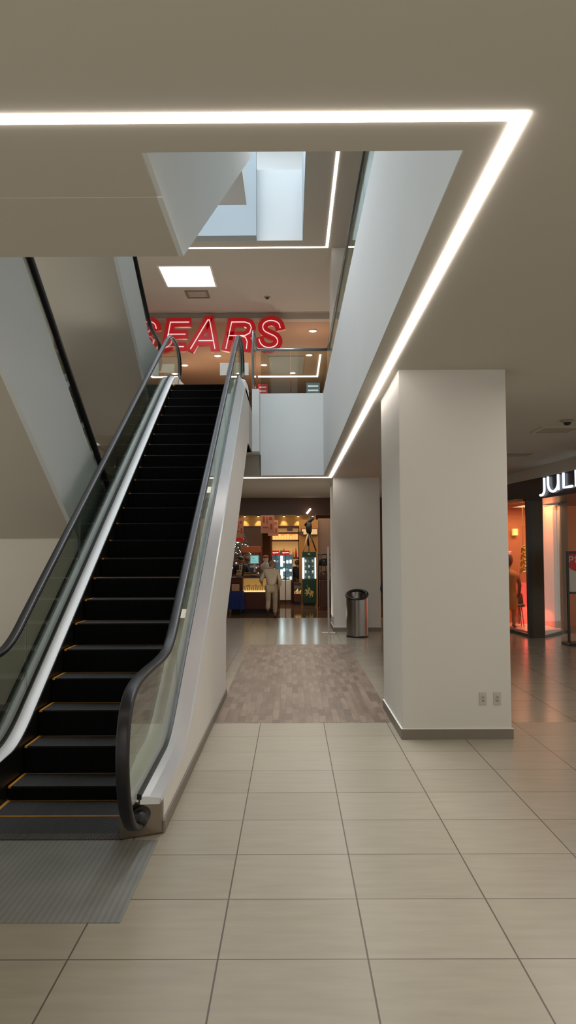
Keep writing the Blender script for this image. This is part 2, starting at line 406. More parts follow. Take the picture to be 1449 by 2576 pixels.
for k, (a, b) in enumerate(((1.853, 1.925), (1.995, 2.066))):
    t = thing('wall_socket', ('white wall socket low on the near pillar, farther from its outer edge', 'white wall socket low on the near pillar, closest to its outer edge')[k], 'socket', ((a+b)/2, 8.05, .4), 'sockets on the near pillar')
    MB().box(a, b, 8.041, 8.05, .335, .46).build('cover_plate', mat('socket plate', (186, 180, 168), .5), t, bevel=.003)
    mb = MB(); c = (a+b)/2
    mb.box(c-.017, c+.017, 8.037, 8.042, .365, .43); mb.build('outlet_face', mat('outlet face', (176, 170, 158), .5), t, bevel=.002)
    for z in (.378, .412): MB().box(c-.009, c+.009, 8.0355, 8.038, z-.005, z+.005).build('slot', M['base'], t)

# ------------------------------------------------------------------ main escalator
TR, RI = .3664, .21105
N0Y, N0Z = 6.835, .529
SL = RI/TR
def nz(Y): return N0Z+SL*(Y-N0Y)
def smooth_path(pts, n=8, it=3):
    """polyline -> densely sampled and smoothed (Chaikin)"""
    p = [tuple(q) for q in pts]
    for _ in range(it):
        q = [p[0]]
        for a, b in zip(p, p[1:]):
            q.append((a[0]*.75+b[0]*.25, a[1]*.75+b[1]*.25)); q.append((a[0]*.25+b[0]*.75, a[1]*.25+b[1]*.75))
        q.append(p[-1]); p = q
    return p
XG_R, XG_L = -.985, -2.27
SK_R, SK_L = -1.105, -2.148
esc = thing('escalator', 'upward escalator with black steps, glass sides and white cladding rising to upper floor', 'escalator', (-1.6, 8, 0))
def zat(path, Y):
    for a, b in zip(path, path[1:]):
        if a[0] <= Y <= b[0]: return a[1]+(b[1]-a[1])*(Y-a[0])/max(1e-6, b[0]-a[0])
    return path[0][1] if Y < path[0][0] else path[-1][1]
# steps
for n in range(-4, 26):
    y = N0Y+TR*n; z = min(max(N0Z+RI*n, 0.0), F2)
    zb = min(max(N0Z+RI*(n-1), 0.0), F2)
    
    mb = MB(); x0, x1 = -2.133, -1.117; z = max(z, .006)
    ch = .012
    mb.sm = False
    mb.prism([(y, z-.012), (y+.01, z), (y+TR, z), (y+TR, z-.05), (y+.03, z-.30), (y+.012, min(zb, z-.02)-.02)], x0, x1)
    mb.mi = [1]*len(mb.f)
    for i, f in enumerate(mb.f):
        zs = [mb.v[k][2] for k in f]
        if len(f) == 4 and min(zs) > z-.001: mb.mi[i] = 0
    st = mb.build('step', [M['step'], M['riser']], esc)
    if n < 25:
        mb = MB()
        mb.box(x0, x0+.022, y+.0, y+TR, z-.012, z+.0025)
        mb.box(x0, x1, y+TR-.006, y+TR-.003, z, z+.0012)
        if n == -3: mb.box(x0, x1, y, y+.012, z, z+.003)
        mb.build('edge_stripe', M['yellow'], st)
# comb and floor plate
mb = MB().box(-2.133, -1.117, 5.27, 5.372, -.02, .012); mb.build('comb_plate', M['comb'], esc)
MB().box(-2.42, -.868, 4.115, 5.275, -.02, .004).build('landing_plate', M['plate'], esc)
MB().box(-2.41, -.89, 15.9, 17.5, F2-.02, F2+.004).build('landing_plate', M['plate'], esc)
# deck paths
gp = smooth_path([(5.2, .30), (6.0, .345), (6.42, .37), (7.0, nz(7.0)+.08), (10, nz(10)+.08), (14.4, nz(14.4)+.08), (14.95, 5.22), (15.6, 5.25), (16.3, 5.25)])
op = smooth_path([(5.2, .235), (6.2, .24), (6.62, .30), (7.2, nz(7.2)-.17), (10, nz(10)-.19), (14.4, nz(14.4)-.19), (15.0, 5.0), (15.6, 5.05), (16.3, 5.05)])
def rounded_profile(w, h, n=4, r=None):
    r = r or h*.45; P = []
    for cx, cy, a0 in ((w/2-r, h/2-r, 0), (-w/2+r, h/2-r, 90), (-w/2+r, -h/2+r, 180), (w/2-r, -h/2+r, 270)):
        for k in range(n+1):
            a = math.radians(a0+90*k/n); P.append((cx+r*math.cos(a), cy+r*math.sin(a)))
    return P
def sweep_yz(path, prof, xc):
    rings = []
    for i, p in enumerate(path):
        a = path[max(i-1, 0)]; b = path[min(i+1, len(path)-1)]
        d = Vector((b[0]-a[0], b[1]-a[1])).normalized(); nrm = (-d.y, d.x)
        rings.append([(xc+u, p[0]+nrm[0]*v, p[1]+nrm[1]*v) for u, v in prof])
    mb = MB(); mb.sm = True; mb.loft(rings)
    return mb
HR = [(5.34, .13), (5.12, .12), (4.88, .24), (4.74, .45), (4.70, .70), (4.78, .92), (4.98, 1.03), (5.4, 1.055), (6.1, 1.055), (6.5, 1.11), (7.0, nz(7.0)+.79),
      (10, nz(10)+.79), (14.3, nz(14.3)+.79), (14.9, 5.93), (15.3, 5.985), (15.75, 5.985), (16.1, 5.90), (16.28, 5.66), (16.22, 5.42), (16.0, 5.30), (15.75, 5.30)]
hpath = smooth_path(HR, it=3)
def balustrade(xg, sk, xo, side):
    s = 1 if side == 'r' else -1
    mb = sweep_yz(hpath, rounded_profile(.082, .042, r=.019), xg)
    mb.build('handrail', M['black'], esc)
    # metal guide under the rail
    mb = sweep_yz([(p[0], p[1]) for p in hpath[16:-16]], [(.012, -.035), (-.012, -.035), (-.012, -.02), (.012, -.02)], xg); mb.build('handrail_guide', M['greyrail'], esc)
    # glass panel: polygon inside the rail loop, split in panes
    inner = [p for p in hpath]
    core = inner[10:-10]
    cuts = [6.9, 8.6, 10.3, 12.0, 13.7]
    edges = [4.6]+cuts+[16.5]
    for a, b in zip(edges, edges[1:]):
        up = [(p[0], p[1]-.03) for p in core if a+.004 <= p[0] <= b-.004 and p[1] > zat(gp, max(p[0], 5.2))+.02]
        if a > 4.7: up = [(a+.004, zat(sorted(core[24:-24]), a+.004)-.03)]+up
        if b < 16.4: up = up+[(b-.004, zat(sorted(core[24:-24]), b-.004)-.03)]
        lo_a = max(up[0][0], 5.24) if a < 4.7 else a+.004
        lo_b = min(up[-1][0], 16.1) if b > 16.4 else b-.004
        ys = rows(lo_a, lo_b, 12)
        lo = [(y, zat(gp, y)) for y in ys]
        MB().prism(up+lo[::-1], xg-.006, xg+.006).build('glass_panel', M['glass'], esc)
    # glazing channel
    ys = [p[0] for p in gp]
    mb = MB(); A = []
    rings = [[(xg-.02, p[0], p[1]-.02), (xg+.02, p[0], p[1]-.02), (xg+.02, p[0], p[1]+.014), (xg-.02, p[0], p[1]+.014)] for p in gp]
    mb.loft(rings); mb.build('glass_channel', M['blackp'], esc)
    # inner deck (skirt side) and outer deck
    mb = MB()
    tt = lambda y: min(1, max(0, (y-5.27)/.7))
    up, ov = (.04, .032) if side == 'r' else (-.045, -.006)
    rings = [[(xg, p[0], p[1]), (sk-s*ov*tt(p[0]), p[0], p[1]+up*tt(p[0])), (sk-s*ov*tt(p[0]), p[0], p[1]-.02+(up-.005)*tt(p[0])), (xg, p[0], p[1]-.035)] for p in gp]
    mb.loft(rings); mb.build('inner_deck', M['steel2'], esc)
    if side == 'r':
        mb = MB()
        rings = []
        for p in gp:
            k = p[0]; zo = zat(op, k); yo = k+.16*max(0, 1-(k-5.2)/.6); zi = p[1]
            rings.append([(xg+.012, k, zi), (xg+.06, k+(yo-k)*.5, zi+(zo+.01-zi)*.5+.008), (xo-.01, yo, zo+.01), (xo+.004, yo, zo-.008), (xo-.012, yo, zo-.03), (xg+.012, k, zi-.05)])
        mb.loft(rings); mb.build('outer_deck', M['steel'], esc)
    else:
        mb = MB()
        mb.loft([[(xg-.012, p[0], p[1]), (xo, p[0], p[1]-.02), (xo, p[0], p[1]-.05), (xg-.012, p[0], p[1]-.04)] for p in gp]); mb.build('outer_deck', M['dark'], esc)
    # skirt panel
    gp2 = [p for p in gp if p[0] > 5.3]
    lo = [(p[0], p[1]-.42 if 6.3 < p[0] < 14.7 else (-.02 if p[0] <= 6.3 else F2-.15)) for p in gp2]
    rings = [[(sk, p[0], p[1]-.03), (sk, q[0], min(q[1], p[1]-.1)), (sk+s*.01, q[0], min(q[1], p[1]-.1)), (sk+s*.01, p[0], p[1]-.03)] for p, q in zip(gp2, lo)]
    MB().loft(rings).build('skirt_panel', M['dark'], esc)
    # newel plates at the foot
    mb = MB()
    if side == 'r':
        mb.hexa([(sk-.012, 5.27, 0), (xo, 5.40, 0), (xo, 5.455, 0), (sk-.012, 5.455, 0), (sk-.012, 5.23, .265), (xo, 5.38, .225), (xo, 5.455, .23), (sk-.012, 5.455, .28)])
        mb.build('newel_box', M['steeldark'], esc, bevel=.012)
        MB().box(-.985, -.945, 5.318, 5.33, .118, .13).build('name_plate', M['blackp'], esc)
    else:
        mb.box(xo, sk+.012, 5.27, 5.9, 0, .27); mb.build('newel_box', M['steeldark'], esc, bevel=.012)
    mb = MB(); mb.tube([(xg, 5.36, .15), (xg, 5.22, .15), (xg, 5.16, .15)], [.055, .06, .05], 16); mb.build('handrail_inlet', M['blackp'], esc)
    # cap at the head
    mb = MB(); mb.loft([[(sk-.01*s, y, F2), (xo, y, F2), (xo, y, z-.03), (xg+.02*s, y, z+.02), (sk-.01*s, y, z)] for y, z in ((15.2, 5.17), (16.0, 5.24), (16.3, 5.2), (16.42, 5.05))])
    mb.build('end_cap', M['steel2'], esc, bevel=.01)
balustrade(XG_R, SK_R, -.862, 'r')
balustrade(XG_L, SK_L, -2.42, 'l')
# cladding (truss sides + underside)
top = [(y, zat(op, y)-.012) for y in rows(5.56, 16.3, 60)]
LO = -1.72
poly = [(5.46, 0), (10.55, 0), (10.6, nz(10.6)+LO), (15.95, 4.06), (17.58, 4.06), (17.58, F2+.02), (16.45, F2+.02), (16.4, 5.02)]+top[::-1]+[(5.46, .2)]
MB().prism(poly, -.885, -.862).build('side_cladding', M['white'], esc, bevel=.004)
MB().prism(poly, -2.44, -2.42).build('side_cladding', M['white'], esc)
mb = MB(); mb.loft([[(-2.42, y, z), (-.885, y, z), (-.885, y, z+.03), (-2.42, y, z+.03)] for y, z in ((10.57, 0), (10.6, nz(10.6)+LO), (15.95, 4.06), (17.58, 4.06))]); mb.build('underside', M['ceil'], esc)
mb = MB(); mb.prism([(5.44, 0), (10.56, 0), (10.56, .09), (5.5, .09), (5.44, .075)], -.862, -.848); mb.box(-.9, -.848, 5.405, 5.44, 0, .085)
mb.build('skirting', M['base'], esc, bevel=.006)

# ------------------------------------------------------------------ descending escalators beside it
def counter_escalator(dz, bot, lab, ytop, low):
    x1, x0 = -2.52, -3.97
    t = thing('escalator', lab, 'escalator', (-3.2, 10, dz))
    def L(y, d): return H+d-SL*y
    k = dz
    T = [(14.17, .75+k), (5.57, F2+.77+k), (4.97, F2+.77+k)]
    if low:
        poly = [(4.97, 3.72), (6.53, 3.72), (9.47, 2.03), (9.47, 0), (15.3, 0), (15.3, .75)]+T
        under = [(4.97, 3.72), (6.53, 3.72), (9.47, 2.03)]
    else:
        c = H+bot
        yb = (c-4.08)/SL
        poly = [(4.97, 9.15), ((c-9.15)/SL, 9.15), (yb, 4.08), (15.25, 4.08), (15.25, F2+.75)]+T
        under = [(4.97, 9.15), ((c-9.15)/SL, 9.15), (yb, 4.08), (16.34, 4.08)]
    MB().prism(poly, x1-.05, x1).build('side_cladding', M['cool'], t)
    MB().prism(poly, x0, x0+.05).build('side_cladding', M['cool'], t)
    mb = MB(); mb.loft([[(x0+.05, y, z), (x1-.05, y, z), (x1-.05, y, z+.05), (x0+.05, y, z+.05)] for y, z in under]); mb.build('underside', M['ceil'], t)
    hp = smooth_path([(15.3, .45+k), (15.5, .6+k), (15.45, .9+k), (15.2, 1.0+k), (14.6, 1.0+k), (14.0, L(14.0, 7.3)+k), (9, L(9, 7.3)+k), (6.0, L(6.0, 7.3)+k), (5.4, F2+.98+k), (4.97, F2+.98+k)])
    gtop = [p for p in hp if p[1] > .9+k]
    for xc in (x1-.02, x0+.02):
        sweep_yz(hp, rounded_profile(.08, .075, r=.03), xc).build('handrail', M['black'], t)
        mb = MB()
        rings = []
        for p in gtop:
            y = p[0]; zt = min(max(H+7.05-SL*y+k, .75+k), F2+.77+k)
            rings.append([(xc-.005, y, zt-.03), (xc+.005, y, zt-.03), (xc+.005, y, p[1]), (xc-.005, y, p[1])])
        mb.loft(rings); mb.build('glass_panel', M['glass'], t)
    for n in range(24):
        y = 13.9-n*TR; z = k+.0+n*.211 + (.1 if low else .62)
        MB().box(x0+.15, x1-.15, y-TR, y, z-.1, z).build('step', M['riser'], t)
    return t
counter_escalator(0, 5.63, 'white clad escalator coming down behind the main escalator, black handrail', 0, True)
counter_escalator(F2, 10.9, 'upper white clad escalator coming down from the top floor before red letter S', 0, False)
# upper rising escalator: only its clad underside shows
t = thing('escalator', 'white clad escalator rising overhead from the upper floor above the ceiling opening', 'escalator', (-1.4, 4.5, F2))
poly = [(3.68, cz(3.67)+.004), (4.13, cz(4.13)+.004), (4.131, cz(4.13)-.004), (4.95, cz(4.95)-.004), (14.2, .87+SL*14.2), (14.2, 10.9), (5.6, 5.9), (3.68, 5.9)]
MB().prism(poly, -.70, -.67).build('side_cladding', M['cool'], t)
MB().prism(poly, -2.14, -2.11).build('side_cladding', M['cool'], t)
mb = MB(); mb.loft([[(-2.11, y, z), (-.70, y, z), (-.70, y, z+.04), (-2.11, y, z+.04)] for y, z in ((4.13, cz(4.13)-.004), (4.95, cz(4.95)-.004), (14.2, .87+SL*14.2))]); mb.build('underside', M['ceil'], t)
MB().box(-2.14, -.9, 14.2, 16.3, 9.05, 9.9).build('landing', M['cool'], t)
for xc in (-.72, -2.1):
    sweep_yz(smooth_path([(3.8, 6.0), (5.3, 6.0), (5.9, 6.2), (14, 6.2+8.1*SL)]), rounded_profile(.08, .05, r=.02), xc).build('handrail', M['black'], t)
# wall closing the space under the descending escalator
struct(MB().box(XL+.2, -2.57, 9.48, 9.6, 0, 3.7), 'wall_left', M['white'])
struct(MB().box(-6.5, -2.58, 9.455, 9.48, 0, .09), 'baseboard_left', M['base'])

# ------------------------------------------------------------------ railings on the upper floor
t = thing('glass_railing', 'glass railing with grey rail above the white panel at the far end of the well', 'railing', (0, 18.37, 5.5))
MB().tube([(-.86, 18.37, 6.54), (.86, 18.37, 6.54)], .035, 12).build('rail', M['greyrail'], t)
mb = MB(); mb.box(-.69, -.01, 18.364, 18.376, 5.50, 6.52); mb.build('glass_panel', M['glassr'], t)
mb = MB(); mb.box(.01, .84, 18.364, 18.376, 5.50, 6.52); mb.build('glass_panel', M['glassr'], t)
t = thing('glass_railing', 'short glass railing with a sloping end post beside the escalator head', 'railing', (-.84, 17.9, 5.47))
MB().tube([(-.84, 17.62, 5.47), (-.84, 17.62, 6.72), (-.83, 17.66, 6.78), (-.80, 17.78, 6.70), (-.79, 18.0, 6.56), (-.79, 18.34, 6.54)], .026, 10).build('post', M['greyrail'], t)
MB().box(-.81, -.80, 17.66, 18.33, 5.47, 6.5).build('glass_panel', M['glassr'], t)
t = thing('glass_railing', 'long glass railing with dark grey rail running along the white upstand of the well', 'railing', (.87, 11, 5.6))
MB().tube([(.90, 3.9, 6.54), (.87, 18.37, 6.54)], .033, 12).build('rail', mat('dark grey rail', (86, 88, 90), .35, .6), t)
for a, b in zip(rows(3.9, 18.3, 9), rows(3.9, 18.3, 9)[1:]):
    MB().box(.872, .884, a+.01, b-.01, 5.5, 6.52).build('glass_panel', M['glassr'], t)

# ------------------------------------------------------------------ red letters
def ribbon(pts, w, y0, y1, closed=False):
    """stroke of width w along pts (x,z), extruded y0..y1"""
    n = len(pts); L = []; R = []
    for i, p in enumerate(pts):
        a = Vector(pts[i-1]) if (i > 0) else None; b = Vector(pts[i+1]) if i < n-1 else None; p = Vector(p)
        if a is None: d = (b-p).normalized(); m = Vector((-d.y, d.x)); k = 1
        elif b is None: d = (p-a).normalized(); m = Vector((-d.y, d.x)); k = 1
        else:
            d1 = (p-a).normalized(); d2 = (b-p).normalized(); m = Vector((-(d1+d2).y, (d1+d2).x)).normalized()
            k = 1/max(.45, m.dot(Vector((-d1.y, d1.x))))
        L.append(p+m*w/2*k); R.append(p-m*w/2*k)
    mb = MB()
    rings = [[(l.x, y0, l.y), (r.x, y0, r.y), (r.x, y1, r.y), (l.x, y1, l.y)] for l, r in zip(L, R)]
    mb.loft(rings)
    return mb
def merge(mbs):
    o = MB()
    for m in mbs:
        n = len(o.v); o.v += m.v; o.f += [tuple(i+n for i in f) for f in m.f]; o.mi += m.mi; o.smooth += m.smooth
    return o
SY = 24.0
def q1(x, y): return (360+x/4.528, 780+y/4.528)     # detail grids measured in the picture
def q2(x, y): return (350+x/2.898, 760+y/2.898)
def XZ(p): w = pt(p[0], p[1], SY); return (w[0], w[2])
S_line = [(1035, 190), (1028, 158), (1000, 138), (955, 133), (918, 150), (905, 180), (918, 212), (960, 232), (1003, 252), (1020, 285), (1005, 318), (965, 333), (920, 328), (890, 302), (880, 268)]
def Sm(pts): return smooth_path(pts, it=2)
sign = thing('store_sign', 'huge red slanted store letters with white line lighting over the upper entrance', 'sign', (-2.5, SY, 8.0))
S2 = [XZ(q2(*p)) for p in S_line]
dx = XZ(q2(955-905, 0))[0]-XZ(q2(0, 0))[0]
shift = PX(684, SY)-PX(368, SY)
letters = []
letters.append(('S', [[(x-shift, z) for x, z in S2]]))
letters.append(('E', [[XZ(q1(*p)) for p in ((535, 133), (322, 133), (268, 412), (475, 412))], [XZ(q1(*p)) for p in ((296, 270), (495, 270))]]))
letters.append(('A', [[XZ(q1(*p)) for p in ((548, 440), (748, 110), (768, 110), (828, 440))], [XZ(q1(*p)) for p in ((640, 345), (805, 345))]]))
Rb = [(952, 440), (1020, 135), (1170, 135), (1225, 155), (1243, 200), (1225, 260), (1170, 290), (990, 290)]
letters.append(('R', [[XZ(q1(*p)) for p in Rb[:3]]+[XZ(q1(*p)) for p in Rb[3:]], [XZ(q1(*p)) for p in ((1120, 290), (1175, 310), (1195, 360), (1186, 440))]]))
letters.append(('S', [S2]))
for nm, strokes in letters:
    ms = []; ns = []
    for st in strokes:
        p = Sm(st) if nm == 'S' else st
        if nm == 'S':
            w = .29
        else: w = .27
        # extend flat ends a little so the red body surrounds the tube
        a, b = Vector(p[0]), Vector(p[1]); e0 = a+(a-b).normalized()*.06
        c, d = Vector(p[-1]), Vector(p[-2]); e1 = c+(c-d).normalized()*.06
        pp = [tuple(e0)]+list(p[1:-1])+[tuple(e1)]
        ms.append(ribbon(pp, w, SY-.003*len(ms), SY+.16)); ns.append(ribbon(p, .026, SY-.035, SY-.012))
    lt = merge(ms).build('letter', M['red'], sign)
    merge(ns).build('light_tube', M['neon'], lt)
MB().box(-5.0, -.2, SY+.05, SY+.20, 8.94, 8.972).build('mounting_rail', M['tan'], sign)

# small boards at the escalator head; the second stands for a pale reflection
for k, (xa, xb, ya, yb, lab) in enumerate([(555, 627, 912, 943, 'small white notice board on a post behind the escalator handrail end, beside the railing'),
                            (394, 440, 914, 936, 'small white board on a post shaped as a pale reflection behind the inner escalator handrail end')]):
    Y = 17.75; a = pt(xa, ya, Y); b = pt(xb, yb, Y)
    t = thing('notice_board', lab, 'sign', ((a[0]+b[0])/2, Y, F2))
    MB().box(a[0], b[0], Y, Y+.02, b[2], a[2]).build('board', M['whiteplastic'], t, bevel=.004)
    c = (a[0]+b[0])/2
    MB().tube([(c, Y+.035, F2+.02), (c, Y+.035, b[2]+.1)], .018, 8).build('post', M['greyrail'], t)
    MB().lathe([(.16, F2), (.16, F2+.015), (.03, F2+.03)], c, Y+.035, 20).build('foot', M['greyrail'], t)
def stand(name, lab, cat, xa, xb, ya, yb, Y, m, stripe):
    a = pt(xa, ya, Y); b = pt(xb, yb, Y); c = (a[0]+b[0])/2
    t = thing(name, lab, cat, (c, Y, F2))
    MB().box(a[0], b[0], Y, Y+.03, b[2]-.25, a[2]).build('panel', m, t, bevel=.004)
    h = a[2]-b[2]
    mb = MB()
    for k in range(2): mb.box(a[0]+.04, b[0]-.04, Y-.006, Y, b[2]+h*(.2+.4*k), b[2]+h*(.35+.4*k))
    mb.build('printed_band', stripe, t)
    MB().tube([(c, Y+.05, F2), (c, Y+.05, b[2])], .02, 8).build('post', M['greyrail'], t)
    MB().lathe([(.2, F2), (.2, F2+.02), (.03, F2+.03)], c, Y+.05, 20).build('foot', M['greyrail'], t)
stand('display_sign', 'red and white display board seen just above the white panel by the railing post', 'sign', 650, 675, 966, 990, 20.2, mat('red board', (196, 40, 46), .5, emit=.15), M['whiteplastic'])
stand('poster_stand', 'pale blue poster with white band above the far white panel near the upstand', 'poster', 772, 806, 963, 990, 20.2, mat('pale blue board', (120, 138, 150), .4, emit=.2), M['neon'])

# ------------------------------------------------------------------ trash can
tx, ty = 1.432, 17.72
t = thing('trash_can', 'tall stainless steel trash can with tilted black ring lid in front of the far pillar', 'trash can', (tx, ty, 0))
def tilt(p, c, ang, roll=.07):
    v = Vector(p)-Vector(c); v = Matrix.Rotation(ang, 3, 'X') @ v; v = Matrix.Rotation(-roll, 3, 'Y') @ v
    return tuple(Vector(c)+v)
rc = (tx, ty, .915); an = .42
ring = []
for k in range(40):
    a = 2*PI*k/40; ring.append(tilt((tx+.235*math.cos(a), ty+.235*math.sin(a), .915), rc, an))
mb = MB(); mb.sm = True
bot = [(tx+.236*math.cos(2*PI*k/40), ty+.236*math.sin(2*PI*k/40), .03) for k in range(40)]
topr = [(tx+.236*math.cos(2*PI*k/40), ty+.236*math.sin(2*PI*k/40), ring[k][2]-.01) for k in range(40)]
mb.loft([bot, topr], caps=False); mb.build('body', M['steelcan'], t)
MB().lathe([(.22, 0), (.242, .0), (.242, .035), (.22, .035)], tx, ty, 40).build('base_ring', M['blackp'], t)
inr = [(tx+.20*math.cos(2*PI*k/40), ty+.20*math.sin(2*PI*k/40), ring[k][2]-.02) for k in range(40)]
inb = [(tx+.20*math.cos(2*PI*k/40), ty+.20*math.sin(2*PI*k/40), .35) for k in range(40)]
mb = MB(); mb.sm = True; mb.loft([inr, inb], caps=False); mb.face([40+k for k in range(40)]); mb.build('liner', M['steelcan'], t)
mb = MB(); mb.sm = True
rings = []
for k in range(41):
    a = 2*PI*k/40
    rings.append([tilt((tx+(.222+.038*math.cos(b))*math.cos(a), ty+(.222+.038*math.cos(b))*math.sin(a), .915+.03*math.sin(b)), rc, an) for b in [2*PI*j/10 for j in range(10)]])
mb.loft(rings, caps=False); mb.build('ring_lid', M['blackp'], t)

# slim post on a flat foot beside the far pillar
Y = 18.45; px = PX(825, Y)
t = thing('sign_post', 'slim pale grey post on a flat square foot beside the far pillar', 'post', (px, Y, 0))
MB().box(px-.022, px+.022, Y-.012, Y+.012, .02, 1.98).build('pole', mat('pale grey metal', (170, 162, 152), .5, .2), t, bevel=.003)
MB().box(px-.16, px+.15, Y-.14, Y+.14, 0, .022).build('foot', mat('pale grey foot', (160, 150, 140), .5), t, bevel=.004)
exec_parts = True
#__PART2__
# ------------------------------------------------------------------ lower store shell
struct(MB().box(XL, XR, 25.0, 25.25, 3.02, 3.7), 'trim_8', M['brown'])
struct(MB().box(XL, XR, 25.25, 34, 3.62, 3.7), 'ceiling', mat('store ceiling', (150, 112, 66), .8))
struct(MB().box(XL, XR, 33.0, 33.2, 0, 3.7), 'wall_back', mat('store back wall', (134, 92, 50), .7, noise=.1, nscale=2))
# yellow cove wall with downlights, over dark joinery
YC = 31.0
struct(MB().box(-4.2, PX(795, YC), YC, YC+.15, PZ(1325, YC), 3.62), 'trim_9', M['cream'])
struct(MB().box(-4.2, PX(660, YC), YC-.1, YC+.15, 0, PZ(1325, YC)), 'trim_10', M['brown'])
struct(MB().box(-4.2, PX(795, YC), YC-.14, YC+.15, PZ(1327, YC), PZ(1323, YC)), 'trim_11', M['wooddark'])
for k, px in enumerate((616, 650, 714, 750, 786)):
    x = PX(px, YC)
    t = thing('downlight', 'tiny warm downlight over the yellow cove wall at the back of the lower store', 'light', (x, YC-.12, 3.36), 'downlights of the yellow cove wall')
    z = PZ(1300, YC-.12)
    MB().lathe([(.05, z+.10), (.05, z+.02), (.03, z+.02)], x, YC-.12, 12).build('housing', M['brown'], t)
    MB().lathe([(.035, z+.018), (.03, z), (.01, z)], x, YC-.12, 12).build('lamp', M['bulb'], t)
    l = bpy.data.lights.new('spot', 'SPOT'); l.energy = 16; l.color = (1, .76, .42); l.spot_size = 1.1; l.spot_blend = .8; l.shadow_soft_size = .02
    o = bpy.data.objects.new('spot_lamp', l); C.objects.link(o); o.location = (x, YC-.16, z-.01); o.rotation_euler = (.35, 0, 0); o['kind'] = 'helper'
# side panel wall (greyish) to the right of the case
struct(MB().box(PX(800, 29.5), PX(836, 29.5)+1.5, 29.5, 29.6, 0, 3.1), 'wall_right', mat('grey mauve wall', (120, 98, 86), .7))

# shelving unit on the back
YS = 30.4
xa, xb = PX(684, YS), PX(752, YS)
t = thing('shelf_unit', 'tall dark wood shelf unit with lit cream shelves behind the glass counter', 'shelf', ((xa+xb)/2, YS, 0))
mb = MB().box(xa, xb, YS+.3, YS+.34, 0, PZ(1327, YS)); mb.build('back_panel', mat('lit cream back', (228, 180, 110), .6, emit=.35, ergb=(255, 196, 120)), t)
for py in (1327, 1341, 1360, 1404, 1440):
    z = PZ(py, YS); MB().box(xa-.03, xb, YS-.02, YS+.3, z-.03, z+.03).build('shelf', M['wooddark'], t)
for x in (xa-.06, xb-.03): MB().box(x, x+.06, YS-.02, YS+.34, 0, PZ(1325, YS)).build('side_panel', M['wooddark'], t)
MB().box(xa, xb, YS, YS+.3, 0, PZ(1440, YS)).build('base_cabinet', M['wooddark'], t)
MB().box(PX(722, YS), PX(736, YS), YS-.04, YS-.02, PZ(1336, YS), PZ(1327, YS)).build('sign_plate', M['brown'], t)
n = 0
for i in range(9):
    a = xa+.03+i*(xb-xa-.06)/9; h = .13+.03*((i*7) % 3)
    zt = PZ(1360, YS)+.03
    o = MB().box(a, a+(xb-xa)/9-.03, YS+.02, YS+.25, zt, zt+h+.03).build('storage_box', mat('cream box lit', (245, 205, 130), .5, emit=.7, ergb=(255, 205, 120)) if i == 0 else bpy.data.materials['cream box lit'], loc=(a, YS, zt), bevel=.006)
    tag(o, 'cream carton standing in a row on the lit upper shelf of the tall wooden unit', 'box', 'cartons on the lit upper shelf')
cols = [(214, 70, 50), (250, 220, 170), (60, 40, 40), (235, 120, 70), (190, 150, 100), (245, 235, 215), (90, 60, 50)]
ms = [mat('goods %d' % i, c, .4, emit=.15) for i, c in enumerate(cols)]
for r, py in enumerate((1404, 1440)):
    zt = PZ(py, YS)+.03
    for i in range(8):
        a = xa+.06+i*(xb-xa-.12)/8; m = ms[(i*3+r) % 7]; rr = .035+.01*((i+r) % 3); h = .16+.06*((i*5+r) % 4)
        x = a+.05
        t2 = thing('bottle', 'small bright bottle standing on the %s open shelf of the tall wooden unit' % ('upper', 'lower')[r], 'bottle', (x, YS+.1, zt), 'bottles on the %s open shelf' % ('upper', 'lower')[r])
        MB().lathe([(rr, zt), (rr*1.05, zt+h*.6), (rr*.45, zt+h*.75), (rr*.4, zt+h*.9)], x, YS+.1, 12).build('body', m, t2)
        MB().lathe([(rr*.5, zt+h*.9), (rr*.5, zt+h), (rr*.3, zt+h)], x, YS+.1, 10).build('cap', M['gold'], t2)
# framed pictures
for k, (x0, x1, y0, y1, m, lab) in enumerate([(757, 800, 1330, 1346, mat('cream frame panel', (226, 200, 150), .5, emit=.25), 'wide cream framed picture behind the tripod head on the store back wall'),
     (752, 763, 1337, 1347, M['brown'], 'small dark framed picture beside the tripod head on the store back wall')]):
    Yp = 29.3-.3*k; a = pt(x0, y0, Yp); b = pt(x1, y1, Yp)
    t = thing('picture_frame', lab, 'picture', ((a[0]+b[0])/2, Yp, b[2]))
    MB().box(a[0], b[0], Yp, Yp+.03, b[2], a[2]).build('frame', M['brown'], t, bevel=.004)
    MB().box(a[0]+.03, b[0]-.03, Yp-.005, Yp, b[2]+.02, a[2]-.02).build('picture', m, t)
struct(MB().box(PX(752, 29.4), PX(800, 29.4), 29.4, 29.5, 0, 3.05), 'wall_back', mat('ochre wall', (166, 118, 62), .7, noise=.08))

